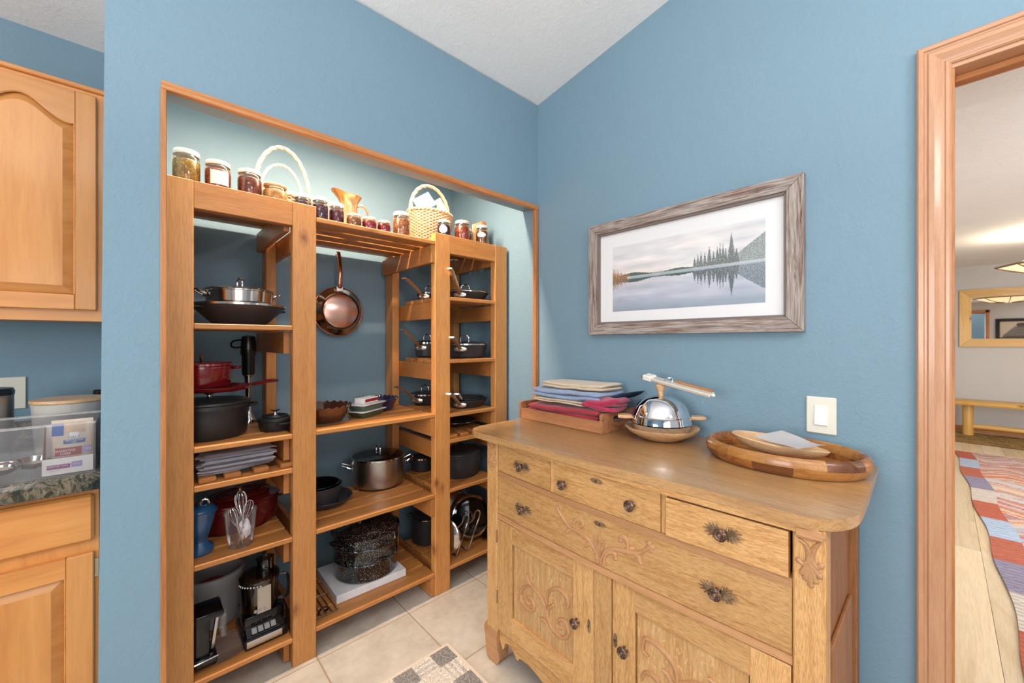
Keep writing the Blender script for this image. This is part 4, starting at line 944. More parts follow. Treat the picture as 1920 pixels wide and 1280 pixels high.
# z 0.522 shelf
pan('frying_pan', 'low black frying pan under the nested dark pots', 'pan', (0.640, 2.03, 0.522+e), 0.115, 0.125, 0.030, rimmetal=False)
pan('sauce_pot', 'dark matt pot nested on frying pan left of stockpot', 'pot', (0.612, 2.03, 0.5275), 0.092, 0.105, 0.088, rimmetal=False)
pan('inner_pot', 'smaller black pot nested inside the dark matt pot', 'pot', (0.612, 2.03, 0.533), 0.083, 0.094, 0.090, rimmetal=False, mat='black_gloss')
sp = pan('stockpot', 'large shiny steel stockpot with glass lid and wire handles', 'pot', (0.945, 2.105, 0.522+e), 0.132, 0.136, 0.150, rz=0.0, mat='steel_brushed', lid_=dict(dome=0.022, glass=True, knob='loop', kmat='chrome'), rimmetal=True)
m = MB(); m.lathe([(0, -0.0002), (0.126, -0.0002), (0.130, 0.006), (0, 0.006)], 56); o = m.build('base_disc', 'dark_steel', None); o.parent = sp
for a in (0.55, PI+0.55):
    m = MB(); m.M = Matrix.Rotation(a-PI/4, 4, 'Z')
    m.tube([(0.135, -0.032, 0.108), (0.150, -0.034, 0.112), (0.185, -0.026, 0.128), (0.186, 0.026, 0.128), (0.150, 0.034, 0.112), (0.135, 0.032, 0.108)], 0.0035, 8)
    for s in (-1, 1): m.box(0.134, 0.139, s*0.032-0.006, s*0.032+0.006, 0.095, 0.125, 0.002)
    o = m.build('wire_handle', 'chrome', None); o.parent = sp
m = MB(); m.M = Matrix.Rotation(-0.83-PI/2+PI*0.0, 4, 'Z'); m.box(-0.001, 0.001, 0.1353, 0.1365, 0.095, 0.120); m.bm.clear()
# z 0.12 shelf: canner on a white box
r = root('white_box', 'flat white marbled cardboard box under the speckled canner', 'box', (0, 0, 0))
m = MB(); m.box(-0.168, 0.168, -0.15, 0.15, 0, 0.036, 0.002); m.build('box', 'white_marble', r)
place(r, (0.805, 1.990, 0.120+e), -0.02)
cn = root('canner', 'black speckled enamel canning pot with lid on white box', 'pot', (0, 0, 0))
m = MB(); m.lathe([(0, 0), (0.142, 0), (0.150, 0.008), (0.152, 0.08), (0.154, 0.083), (0.152, 0.086), (0.153, 0.150), (0.1555, 0.154), (0.153, 0.158), (0.154, 0.195), (0.158, 0.198), (0.158, 0.202), (0.150, 0.2), (0.146, 0.012), (0, 0.01)], 64); m.build('body', 'speckle_enamel', cn)
m = MB(); m.lathe([(0.162, 0.203), (0.163, 0.208), (0.152, 0.212), (0.140, 0.226), (0.08, 0.238), (0, 0.242), (0, 0.238), (0.13, 0.222), (0.15, 0.206)], 64); l = m.build('lid', 'speckle_enamel', cn)
m = MB(); m.tube(spline([(-0.045, 0, 0.238), (-0.035, 0, 0.252), (0, 0, 0.256), (0.035, 0, 0.252), (0.045, 0, 0.238)], 4), [(0.010, 0.003)]*17, 8); m.build('lid_handle', 'chrome', l)
for s in (-1, 1):
    m = MB(); m.tube(spline([(s*0.150, -0.045, 0.182), (s*0.172, -0.042, 0.186), (s*0.182, 0, 0.188), (s*0.172, 0.042, 0.186), (s*0.150, 0.045, 0.182)], 4), [(0.009, 0.004)]*17, 8); m.build('side_handle', 'speckle_enamel', cn)
place(cn, (0.826, 1.982, 0.1575), 0.3)
r = root('wire_rack', 'dark wire rack lying left of the white box', 'rack', (0, 0, 0))
m = MB()
for i in range(5): m.tube([(0.535+i*0.022, 1.80, 0.1245), (0.535+i*0.022, 2.10, 0.1245)], 0.002, 6)
for y in (1.80, 1.95, 2.10): m.tube([(0.53, y, 0.1285), (0.628, y, 0.1285)], 0.002, 6)
m.build('wires', 'dark_steel', r)
m = MB(); m.tube(spline([(0.545, 1.81, 0.135), (0.55, 1.79, 0.165), (0.57, 1.785, 0.17), (0.585, 1.80, 0.15), (0.575, 1.815, 0.134)], 4), 0.004, 6); m.build('coiled_grip', 'black_plastic', r)

# ---- right bay
K = dict(L=0.20, rise=0.085)
pan('lidded_skillet', 'black lidded skillet on the top right shelf, steel handle raised', 'pan', (1.392, 1.915, 1.535+e), 0.110, 0.136, 0.046, rz=0.71, lid_=dict(dome=0.014, mat='steel', knob='loop', rim=False), handle=dict(L=0.21, rise=0.108, z0=0.026))
pan('small_saute_pan', 'small black pan with raised handle behind on top right shelf', 'pan', (1.262, 2.10, 1.535+e), 0.062, 0.072, 0.045, rz=0.534, lid_=dict(dome=0.014, knob='loop'), handle=dict(L=0.21, rise=0.075, z0=0.028))
pan('saute_pot', 'deep black saute pan with glass-looped lid on second right shelf', 'pan', (1.390, 1.918, 1.205+e), 0.118, 0.132, 0.074, rz=0.76, lid_=dict(dome=0.018, knob='loop', kmat='chrome'), handle=dict(L=0.225, rise=0.064, z0=0.052))
pan('saucepan', 'black lidded saucepan at left rear of second right shelf', 'pan', (1.255, 2.11, 1.205+e), 0.068, 0.074, 0.082, rz=0.482, lid_=dict(dome=0.016, knob='loop', kmat='chrome'), handle=dict(L=0.19, rise=0.10, z0=0.058))
pan('nested_skillet', 'open dark skillet nested on another, third right shelf', 'pan', (1.392, 1.915, 0.921+e), 0.104, 0.130, 0.044, rz=0.71, rimmetal=False, handle=dict(L=0.235, rise=0.095, z0=0.022))
pan('upper_skillet', 'smaller open skillet nested inside, handle alongside, third right shelf', 'pan', (1.394, 1.917, 0.9275), 0.092, 0.117, 0.044, rz=0.80, rimmetal=False, handle=dict(L=0.20, rise=0.062, z0=0.042, bracket=False))
pan('lidded_chef_pan', 'black chef pan with lid at left rear of third right shelf', 'pan', (1.250, 2.128, 0.921+e), 0.070, 0.088, 0.060, rz=0.45, lid_=dict(dome=0.016, knob='loop'), handle=dict(L=0.195, rise=0.10, z0=0.032))
pan('shallow_pan', 'shallow dark pan lying on the slatted right rack', 'pan', (1.375, 2.00, 0.8045), 0.105, 0.128, 0.024, rz=0.9, mat='black_nonstick', rimmetal=True)
r = root('skewer_rack', 'thin steel rods lying at left of the slatted right rack', 'rack', (0, 0, 0))
m = MB()
for i in range(3): m.tube([(1.165+i*0.012, 1.82, 0.806), (1.165+i*0.012, 2.2, 0.806)], 0.0022, 6)
m.build('rods', 'steel', r)
r = oval_pot('oval_roaster', 'black oval lidded roaster on the fourth right shelf', (1.365, 1.930, 0.525+e), 0.125, 0.115, 0.128, 'black_nonstick', knob=None, ribs=False, dome=0.020)
for a in (0, PI):
    m = MB(); m.M = Matrix.Rotation(a, 4, 'Z')
    m.tube(spline([(0.122, -0.026, 0.10), (0.140, -0.024, 0.112), (0.150, 0, 0.114), (0.140, 0.024, 0.112), (0.122, 0.026, 0.10)], 4), 0.004, 8); o = m.build('loop_handle', 'steel', None); o.parent = r
m = MB(); m.tube(spline([(-0.03, 0, 0.147), (-0.028, 0, 0.165), (0, 0, 0.175), (0.028, 0, 0.165), (0.03, 0, 0.147)], 4), 0.004, 8); o = m.build('lid_handle', 'black_iron', None); o.parent = r
pan('small_pot', 'small black pot with steel loop handles at left rear, fourth right shelf', 'pot', (1.235, 2.140, 0.525+e), 0.062, 0.068, 0.075, rz=-0.9, lid_=dict(dome=0.012, knob=None), loops=dict(ang=(0, PI), up=0.014, out=0.03, w=0.026))
pan('black_stockpot', 'black stockpot with steel loops and lid, bottom right shelf', 'pot', (1.235, 2.085, 0.120+e), 0.084, 0.088, 0.150, rz=-1.0, lid_=dict(dome=0.016, knob='loop', rim=False), loops=dict(ang=(0, PI), up=0.010, out=0.03, w=0.03, t=0.005))
# wire pan stand with pans stored on edge
r = root('pan_stand', 'bent steel wire stand holding lids upright on bottom right shelf', 'rack', (0, 0, 0))
for x in (1.255, 1.335):
    m = MB(); m.tube(spline([(x, 1.81, 0.125), (x+0.035, 1.80, 0.22), (x+0.075, 1.80, 0.30), (x+0.070, 1.80, 0.335), (x+0.045, 1.80, 0.335), (x+0.03, 1.80, 0.30), (x+0.005, 1.80, 0.285)], 5), 0.0045, 8); m.build('wire', 'steel', r)
m = MB(); m.tube([(1.255, 1.81, 0.125), (1.255, 1.93, 0.125)], 0.004, 6); m.tube([(1.335, 1.81, 0.125), (1.335, 1.93, 0.125)], 0.004, 6); m.build('base_wire', 'steel', r)
def disc(name, label, loc, rr_, tilt, mat, rz=0, rimm='steel', dome=0.02, group=None):
    q = root(name, label, 'pan', (0, 0, 0), group)
    m = MB(); m.lathe([(0, dome), (rr_*0.6, dome*0.8), (rr_*0.93, 0.004), (rr_, 0), (rr_*0.9, 0.001), (rr_*0.55, dome*0.65), (0, dome*0.8)], 48); m.build('body', mat, q)
    m = MB(); m.lathe([(rr_*0.90, 0.006), (rr_*1.0, 0.002), (rr_+0.003, -0.002), (rr_*0.96, -0.004)], 48); m.build('rim', rimm, q)
    m = MB(); m.tube(spline([(0, -0.022, dome), (0, -0.022, dome+0.02), (0, 0, dome+0.028), (0, 0.022, dome+0.02), (0, 0.022, dome)], 4), 0.004, 8); m.build('lid_handle', rimm, q)
    q.rotation_euler = (tilt, 0, rz); q.location = loc; return q
disc('round_griddle', 'dark round pan with bright steel rim standing on edge, bottom right shelf', (1.425, 1.90, 0.265), 0.118, PI/2-0.25, 'black_gloss', -0.55)
disc('small_griddle', 'second steel pan on edge left of the steel-rimmed one', (1.215, 1.86, 0.228), 0.092, PI/2-0.1, 'steel', -1.05)
disc('rear_griddle', 'large pan leaning behind the bright rimmed lid, bottom right shelf', (1.448, 2.045, 0.262), 0.098, PI/2-0.18, 'dark_steel', -0.2)

# ------------------------------------------------------------------ jars on top of the shelving
def jar(label, x, y, z, r, h, fill, lidm='lid_metal', lab=None, name='preserve_jar', fillh=0.84, group='preserve jars on top of the shelving'):
    j = root(name, label, 'jar', (x, y, z), group)
    m = MB(); m.lathe([(0, z), (r*0.92, z), (r, z+0.005), (r, z+h*0.76), (r*0.93, z+h*0.83), (r*0.86, z+h*0.87), (r*0.86, z+h*0.97)], 36, c=(x, y)); m.build('glass', 'clear_glass', j)
    m = MB(); t = z+h*0.76*fillh*1.12; m.lathe([(0, z+0.004), (r*0.90, z+0.004), (r*0.955, z+0.010), (r*0.955, t-0.004), (r*0.9, t), (0, t)], 32, c=(x, y)); m.build('filling', fill, j)
    m = MB(); m.lathe([(r*0.90, z+h*0.86), (r*0.93, z+h*0.865), (r*0.93, z+h*0.975), (r*0.90, z+h), (0, z+h), (0, z+h-0.003), (r*0.88, z+h-0.004)], 36, c=(x, y)); m.build('lid', lidm, j)
    m = MB(); m.lathe([(r*0.935, z+h*0.885), (r*0.95, z+h*0.892), (r*0.935, z+h*0.90)], 36, c=(x, y)); m.lathe([(r*0.935, z+h*0.925), (r*0.95, z+h*0.932), (r*0.935, z+h*0.94)], 36, c=(x, y)); m.build('lid_ring', lidm, j)
    if lab:
        kind, w0, z0, z1, a = lab; m = MB()
        ac = math.atan2(-y, -x)+a; n = 14
        if kind == 'rect':
            m.sheet(lambda u, v: (x+(r+0.0012)*math.cos(ac+(u-0.5)*w0/r), y+(r+0.0012)*math.sin(ac+(u-0.5)*w0/r), z+z0+(z1-z0)*v), n, 2)
        else:
            zc = z+(z0+z1)/2; hh = (z1-z0)/2
            ctr = m._v((x+(r+0.0014)*math.cos(ac), y+(r+0.0014)*math.sin(ac), zc)); ring = []
            for k in range(28): q = 2*PI*k/28; ring.append(m._v((x+(r+0.0014)*math.cos(ac+math.cos(q)*w0/2/r), y+(r+0.0014)*math.sin(ac+math.cos(q)*w0/2/r), zc+hh*math.sin(q))))
            for k in range(28): m.bm.faces.new((ctr, ring[k], ring[(k+1) % 28]))
        m.build('label', 'label_paper' if kind == 'rect' else 'white_label', j)
    return j
z1 = ZT+e; z2 = 1.813+e
jar('wide jar of yellow-green relish, leftmost on top of the shelving', 0.112, 1.842, z1, 0.041, 0.122, 'relish')
jar('jar of red salsa with pink paper label, second from left', 0.203, 1.838, z1, 0.041, 0.108, 'salsa', lab=('rect', 0.058, 0.018, 0.068, 0.15))
jar('jar of dark brown chutney, third from left on top', 0.304, 1.842, z1, 0.0415, 0.106, 'chutney')
jar('squat honey jar with brass-coloured lid in front of the nested baskets', 0.392, 1.845, z1, 0.044, 0.075, 'honey', lidm='lid_brass', fillh=0.8)
jar('dark berry jar with white lid just right of the squat honey jar', 0.492, 1.838, z1-0.045+0.001, 0.035, 0.102, 'berry')
jar('berry jar directly behind the second front post, left of the plum jar', 0.566, 1.850, z2, 0.0325, 0.112, 'berry')
jar('plum-coloured jam jar left of the brass pitcher', 0.640, 1.862, z2, 0.032, 0.106, 'plum')
jar('small squat jar of seeded mustard in front of the brass pitcher', 0.702, 1.820, z2, 0.032, 0.062, 'mustard_seed')
jar('small squat red jelly jar right of the seeded mustard jar', 0.774, 1.822, z2, 0.033, 0.062, 'red_jelly')
jar('small squat red jelly jar, last of the three little ones', 0.846, 1.822, z2, 0.031, 0.061, 'red_jelly')
jar('tall jar of candied brown fruit left of the wicker gift basket', 0.945, 1.838, z2, 0.042, 0.126, 'candied')
jar('berry jar with round white label at front of the gift basket', 1.193, 1.835, z1, 0.036, 0.094, 'berry', lab=('oval', 0.044, 0.022, 0.062, -0.1))
jar('jar of reddish preserve right of the round-labelled jar', 1.318, 1.840, z1, 0.043, 0.116, 'salsa')
jar('tall brown spice jar with oval white label, rightmost on top', 1.452, 1.830, z1, 0.036, 0.116, 'mustard_seed', lab=('oval', 0.050, 0.044, 0.072, -0.1))
jar('slim jar of brown preserve half hidden beside the rightmost jar', 1.395, 1.90, z1, 0.030, 0.100, 'candied')
# brass pitcher
bp = root('brass_pitcher', 'flared gold brass pitcher with ring handle on the top shelf', 'pitcher', (0, 0, 0))
def spout(q, z, a):
    f = max(0, math.cos(a-PI))**6*max(0, (z-0.14)/0.055); return (q*(1+0.55*f), z+0.016*f)
m = MB(); m.lathe([(0, 0), (0.045, 0), (0.047, 0.004), (0.046, 0.02), (0.037, 0.145), (0.042, 0.17), (0.056, 0.195), (0.058, 0.197), (0.054, 0.194), (0.036, 0.165), (0.034, 0.14), (0, 0.13)], 64, wob=spout); m.build('body', 'gold_metal', bp)
m = MB(); P = []
for i in range(25): a = 2.2-5.0*i/24; P.append((0.072+0.040*math.cos(a), 0, 0.118+0.055*math.sin(a)))
m.tube(P, [(0.004, 0.006)]*25, 8); m.build('handle', 'gold_metal', bp)
place(bp, (0.742, 1.985, z2), 0.25)
# woven baskets
def basket(name, label, loc, rx, ry, h, hh, mat, rz=0, turns=14, flare=1.12, handle_t=0.008, par_things=None, stakes=44):
    b = root(name, label, 'basket', (0, 0, 0))
    m = MB(); m.lathe([(0, 0.002), (0.93, 0.002), (0.95, 0.01), (flare*0.95, h-0.004), (flare*0.93, h-0.004), (0.92, 0.012), (0, 0.008)], 44, sx=rx, sy=ry); m.build('lining', 'wicker_dark', b)
    rows = int(h/0.0085); m = MB()
    for k in range(rows):
        z = 0.006+k*(h-0.012)/rows; s = 1+(flare-1)*z/h
        P = []
        for i in range(stakes*3): a = 2*PI*i/(stakes*3); w = 0.0032*math.cos(a*stakes/2+PI*(k % 2)); P.append(((rx*s+w)*math.cos(a), (ry*s+w)*math.sin(a), z))
        m.tube(P, 0.0041, 5, closed=True)
    wv = m.build('weaving', mat, b); 
    m = MB()
    for t in range(2):
        P = []
        for i in range(100): a = 2*PI*i/100; P.append(((rx*flare+0.005*math.cos(a*18+t*PI))*math.cos(a), (ry*flare+0.005*math.cos(a*18+t*PI))*math.sin(a), h+0.004*math.sin(a*18+t*PI)))
        m.tube(P, 0.0058, 6, closed=True)
    m.build('braided_rim', mat, b)
    m = MB()
    for t in range(3):
        P = []
        for i in range(49):
            a = PI*i/48; ph = i*0.55+t*2*PI/3; cx_ = rx*flare*0.99*math.cos(a); cz = h-0.02+(hh-h+0.02)*math.sin(a)**0.9
            P.append((cx_+handle_t*0.6*math.cos(ph)*math.cos(a), handle_t*0.6*math.sin(ph), cz+handle_t*0.6*math.cos(ph)*math.sin(a)))
        m.tube(P, handle_t*0.62, 6)
    m.build('handle', mat, b)
    place(b, loc, rz); return b
basket('gift_basket', 'tall wicker basket with arched handle filled with wrapped soap gifts', (1.200, 1.985, z1), 0.118, 0.090, 0.165, 0.325, 'wicker', rz=0.02, flare=1.10, handle_t=0.009)
basket('handled_basket', 'large wicker basket with tall hoop handle behind the honey jar', (0.462, 2.025, z1+0.001), 0.105, 0.080, 0.085, 0.315, 'wicker', rz=0.05, flare=1.1, handle_t=0.0075)
basket('small_basket', 'smaller pale basket with low hoop nested in the large one', (0.455, 2.02, z1+0.0105), 0.078, 0.060, 0.085, 0.225, 'wicker_pale', rz=0.0, flare=1.1, handle_t=0.005)
r = root('gift_box', 'tilted sky-blue boxed gift with white square label in basket', 'box', (0, 0, 0))
bx('box', 'sheet_blue', (-0.050, 0.050, -0.014, 0.014, -0.045, 0.045), r, 0.001); bx('label', 'white_label', (-0.018, 0.018, -0.0155, -0.0142, -0.018, 0.018), r)
r.location = (1.140, 1.945, z1+0.205); r.rotation_euler = (-0.25, -0.55, -0.5)
r = root('soap_tube', 'pale green tube box standing tilted at right in gift basket', 'box', (0, 0, 0))
bx('box', 'cream_plastic', (-0.018, 0.018, -0.018, 0.018, -0.06, 0.06), r, 0.002); m = MB(); m.tube([(0, -0.0185, 0.045), (0, -0.0195, 0.045)], 0.004, 10); m.build('dot', 'grey_ceramic', r)
r.location = (1.258, 1.955, z1+0.20); r.rotation_euler = (-0.1, -0.62, 0.1)
for k, (x, y, rr_) in enumerate(((1.185, 1.97, 0.032), (1.225, 1.98, 0.036), (1.20, 2.02, 0.034))):
    m = MB(); m.sphere((x, y, z1+0.165), rr_, 20, (1.1, 1, 0.7))
    for v in m.bm.verts: v.co += Vector((noise.noise(v.co*50), noise.noise(v.co*50+Vector((3, 1, 2))), noise.noise(v.co*50)))*0.008
    m.build('tissue_bundle', 'white_paper', label='crumpled white tissue bundle '+('at front left in', 'at right in', 'at the back of')[k]+' the gift basket', cat='tissue', group='tissue bundles in the gift basket', ang=25)
# wooden holder leaning at right end
r = root('wooden_holder', 'slanted pale wooden board holder behind the rightmost jar', 'holder', (0, 0, 0))
m = MB(); m.prism([(-0.045, 0), (0.055, 0), (0.020, 0.165), (-0.045, 0.135)], 0.0, 0.012, 'y', 0.001); m.build('side', 'pale_wood', r)
for i in range(3): m = MB(); m.prism([(0.056+0.010*i, 0), (0.064+0.010*i, 0), (0.030+0.010*i, 0.168), (0.022+0.010*i, 0.168)], 0.0, 0.10, 'y', 0.0005); m.build('board', 'pine_y', r)
place(r, (1.475, 1.885, z1))

# ------------------------------------------------------------------ things on the sideboard
ZD = 0.932+e
tr = root('serving_tray', 'rectangular brown wooden tray of folded towels with hand holes', 'tray', (1.46, 1.152, ZD))
tx0, tx1, ty0, ty1 = 1.330, 1.592, 0.915, 1.388
bx('base', 'tray_wood', (tx0+0.012, tx1-0.002, ty0+0.012, ty1-0.012, ZD, ZD+0.008), tr)
bx('front_side', 'tray_wood', (tx0, tx0+0.011, ty0+0.0125, ty1-0.0125, ZD, ZD+0.050), tr, 0.002); bx('rear_side', 'tray_wood', (tx1-0.011, tx1, ty0+0.0125, ty1-0.0125, ZD, ZD+0.050), tr, 0.002)
for y0 in (ty0, ty1-0.012):
    m = MB(); out = [(tx0, ZD), (tx1, ZD), (tx1, ZD+0.072), (tx1-0.02, ZD+0.078), (tx0+0.02, ZD+0.078), (tx0, ZD+0.072)]
    cxm = (tx0+tx1)/2; hole = [(cxm+0.045*math.cos(a)*1.0, ZD+0.050+0.013*math.sin(a)) for a in [2*PI*k/20 for k in range(20)]]
    # slab with slot: build as strips around the hole
    m.prism([(tx0, ZD), (tx1, ZD), (tx1, ZD+0.036), (tx0, ZD+0.036)], y0, y0+0.012, 'y')
    m.prism([(tx0, ZD+0.036), (cxm-0.045, ZD+0.036), (cxm-0.052, ZD+0.043), (cxm-0.052, ZD+0.055), (cxm-0.045, ZD+0.062), (tx0, ZD+0.062)], y0, y0+0.012, 'y')
    m.prism([(tx1, ZD+0.062), (cxm+0.045, ZD+0.062), (cxm+0.052, ZD+0.055), (cxm+0.052, ZD+0.043), (cxm+0.045, ZD+0.036), (tx1, ZD+0.036)], y0, y0+0.012, 'y')
    m.prism([(tx0, ZD+0.062), (tx1, ZD+0.062), (tx1, ZD+0.074), (tx1-0.012, ZD+0.079), (tx0+0.012, ZD+0.079), (tx0, ZD+0.074)], y0, y0+0.012, 'y')
    m.build('end_panel', 'tray_wood', tr, smooth=False)
def cloth(name, label, mat, x0, x1, y0, y1, z, th, layers, seed, amp=0.006, sag=0.0, rz=0.0, stick=0.0):
    # folded towel: layered soft slab, rounded fold toward the camera side
    rn = random.Random(seed); m = MB(); n = 22; cx_, cy_ = (x0+x1)/2, (y0+y1)/2
    for L in range(layers):
        zz = z+th*L/layers; t = th/layers*1.12; ox, oy = rn.uniform(-amp, amp), rn.uniform(-amp, amp)
        def fn(u, v, L=L, zz=zz, t=t, ox=ox, oy=oy):
            # u along y (length), v around the cross-section (closed loop)
            a = 2*PI*v; ex = abs(math.cos(a))**0.4*(1 if math.cos(a) > 0 else -1); ez = abs(math.sin(a))**0.6*(1 if math.sin(a) > 0 else -1)
            hw = (x1-x0)/2; yy = y0+(y1-y0)*u+oy; end = max(0.15, (1-(1-min(1, 16*min(u, 1-u)))**2)**0.5)
            p = Vector((cx_+ox+ex*hw*(0.96+0.04*math.sin(u*9+L)), yy, zz+t/2+ez*t/2*end))
            w = noise.noise(Vector((p.x*7+seed, p.y*7, L*0.7)))*amp*1.3+noise.noise(Vector((p.x*22, p.y*16, seed+L)))*amp*0.6+sag*math.sin((u-0.1)*PI)*-1+stick*max(0, 0.25-u)**1.5
            p.z += w; p.x += noise.noise(Vector((p.y*14, L*3.1, seed)))*amp
            q = Vector((p.x-cx_, p.y-cy_)); c_, s_ = math.cos(rz), math.sin(rz)
            return (cx_+q.x*c_-q.y*s_, cy_+q.x*s_+q.y*c_, p.z)
        m.sheet(fn, 34, 24)
    bmesh.ops.remove_doubles(m.bm, verts=m.bm.verts, dist=1e-5); bmesh.ops.holes_fill(m.bm, edges=[ed for ed in m.bm.edges if ed.is_boundary], sides=60)
    return m.build(name, mat, label=label, cat='towel', ang=80)
cloth('folded_towel', 'cream cloth at the bottom of the stack in wooden tray', 'cream_cloth', 1.352, 1.575, 0.945, 1.335, ZD+0.012, 0.022, 2, 1, 0.0025)
cloth('folded_towel', 'crimson red towel folded above the cream cloth in tray', 'red_cloth', 1.345, 1.575, 0.945, 1.352, ZD+0.038, 0.046, 2, 2, 0.006, sag=0.006)
cloth('striped_towel', 'thin pink and cream ribbed towel between red and blue ones', 'beige_cloth', 1.348, 1.57, 1.02, 1.315, ZD+0.092, 0.018, 2, 3, 0.003)
cloth('folded_towel', 'crumpled magenta towel bunched at right end of the stack', 'magenta_cloth', 1.348, 1.47, 0.870, 1.02, ZD+0.088, 0.048, 3, 8, 0.014, rz=0.15)
cloth('folded_towel', 'dark navy towel peeking out beneath the light blue one', 'navy_cloth', 1.42, 1.575, 0.862, 1.22, ZD+0.118, 0.014, 1, 6, 0.004, stick=0.25, rz=-0.05)
cloth('folded_towel', 'light blue towel near the top of the stack in tray', 'blue_cloth', 1.352, 1.54, 0.945, 1.335, ZD+0.116, 0.036, 2, 4, 0.005, sag=0.004)
cloth('folded_towel', 'beige towel on top of the stack in the wooden tray', 'beige_cloth', 1.375, 1.53, 0.945, 1.285, ZD+0.157, 0.028, 2, 5, 0.004, sag=0.004)
# pale wooden plate with chrome dome
r = root('wooden_plate', 'shallow pale turned wooden bowl under the chrome dome', 'bowl', (0, 0, 0))
m = MB(); m.lathe([(0, 0), (0.068, 0), (0.074, 0.003), (0.118, 0.026), (0.133, 0.042), (0.134, 0.046), (0.129, 0.046), (0.10, 0.026), (0.06, 0.012), (0, 0.010)], 64); m.build('body', 'pale_wood', r)
place(r, (1.447, 0.728, ZD))
r = root('chrome_dome', 'shiny chrome domed dish with wooden paddle handles on pale bowl', 'dish', (0, 0, 0))
m = MB(); m.lathe([(0, 0), (0.052, 0), (0.078, 0.008), (0.090, 0.024), (0.094, 0.040), (0.092, 0.041), (0, 0.030)], 64); m.build('base', 'chrome', r)
m = MB(); m.lathe([(0.094, 0.042), (0.098, 0.044), (0.097, 0.048), (0.093, 0.068), (0.080, 0.098), (0.058, 0.120), (0.030, 0.131), (0.012, 0.133), (0, 0.133)], 64); m.build('dome', 'chrome', r)
m = MB(); m.lathe([(0.0945, 0.066), (0.096, 0.068), (0.0935, 0.071)], 64); m.build('band', 'chrome', r)
m = MB(); m.lathe([(0, 0.132), (0.010, 0.133), (0.009, 0.146), (0.015, 0.156), (0.018, 0.165), (0.013, 0.174), (0, 0.177)], 24); m.build('knob', 'pale_wood', r)
for s in (-1, 1):
    m = MB(); m.prism([(s*0.090, -0.018), (s*0.120, -0.022), (s*0.140, -0.014), (s*0.142, 0.014), (s*0.120, 0.022), (s*0.090, 0.018)], 0.055, 0.066, 'z', 0.003); m.build('handle', 'pale_wood', r)
m = MB(); P = [(0.1*math.cos(a)*0.98, 0.02, 0.045+0.1*math.sin(a)*0.93) for a in [0.15+i*0.12 for i in range(12)]]; m.tube(P, [(0.012, 0.0015)]*12, 8, flat=None); m.build('roll_hoop', 'chrome', r)
place(r, (1.452, 0.733, ZD+0.0115), 2.25); r.scale = (1.13, 1.13, 1.13)
r = root('mandoline', 'narrow white and silver slicer tool lying tilted on the dome', 'tool', (0, 0, 0))
bx('body', 'lid_metal', (-0.132, 0.118, -0.019, 0.019, 0, 0.013), r, 0.003); bx('end_block', 'white_plastic', (-0.150, -0.112, -0.021, 0.021, -0.002, 0.018), r, 0.003); bx('end_cap', 'bronze', (-0.156, -0.1505, -0.019, 0.019, 0, 0.016), r, 0.002)
bx('brown_strip', 'edge_x', (-0.03, 0.112, 0.008, 0.0185, 0.0135, 0.019), r, 0.001); m = MB(); m.tube(spline([(-0.06, -0.012, 0.014), (-0.05, 0.0, 0.026), (-0.035, 0.004, 0.026), (-0.03, -0.008, 0.014)], 4), 0.002, 6); m.build('clip', 'chrome', r)
m = MB(); m.sphere((0.122, 0, 0.007), 0.006, 8); m.build('end_stud', 'white_plastic', r)
r.location = (1.440, 0.652, ZD+0.197); r.rotation_euler = (0.15, 0.17, -PI/2-0.10)
# acacia oval tray
ac = root('acacia_tray', 'large oval acacia wood tray with thick staved rim', 'tray', (0, 0, 0))
AX, AY = 0.156, 0.208
m = MB(); m.lathe([(0, 0), (0.86, 0), (0.90, 0.004), (0.90, 0.010), (0, 0.010)], 72, sx=AX, sy=AY); m.build('base', 'acacia', ac)
mats = ['acacia', 'acacia_light', 'acacia_dark']
rs = random.Random(11)
for layer, (za, zb) in enumerate(((0.001, 0.028), (0.0283, 0.055))):
    n = 11; off = layer*0.3+0.1; cuts = [off+2*PI*i/n+rs.uniform(-0.12, 0.12) for i in range(n)]; cuts.append(cuts[0]+2*PI)
    for i in range(n):
        pr = ([(0.90, za), (0.925, za), (0.985, 0.012), (1.015, zb), (0.895, zb)] if layer == 0 else [(0.895, za), (1.015, za), (1.012, 0.042), (0.975, 0.053), (0.955, zb), (0.928, zb-0.001), (0.905, 0.046)])
        m = MB(); m.lathe(pr+[pr[0]], 8, sx=AX, sy=AY, a0=cuts[i]+0.0008, a1=cuts[i+1]-0.0008)
        bmesh.ops.remove_doubles(m.bm, verts=m.bm.verts, dist=1e-6); bmesh.ops.holes_fill(m.bm, edges=[ed for ed in m.bm.edges if ed.is_boundary], sides=12)
        m.build('stave', mats[rs.choice((0, 0, 1, 1, 2))], ac, ang=30)
place(ac, (1.424, 0.335, ZD))
# leaf-shaped wooden dish tilted inside
r = root('leaf_dish', 'pear-shaped light wooden dish tilted inside the acacia tray', 'dish', (0, 0, 0))
def leafpt(a, s=1.0):
    x = math.cos(a); y = math.sin(a); w = 0.078*(1-0.55*max(0, x)**1.3)
    return (0.125*x*s, w*y*s)
m = MB(); n = 48
rings = [([leafpt(2*PI*i/n, s) for i in range(n)], z) for s, z in ((0.55, -0.034), (0.80, -0.026), (0.96, -0.008), (1.0, 0.0), (0.97, 0.003), (0.90, -0.004), (0.6, -0.024))]
loft(m, rings); m.build('body', 'pale_wood', r, ang=50)
r.location = (1.405, 0.338, ZD+0.066); r.rotation_euler = (-0.02, 0.10, -PI/2+0.15)
m = MB(); m.sheet(lambda u, v: (-0.062+0.135*u, -0.055+0.11*v, 0.004+0.008*math.sin(u*5)*(v-0.3)+0.010*(u-0.5)**2*4*(v)), 10, 10, 0.0008)
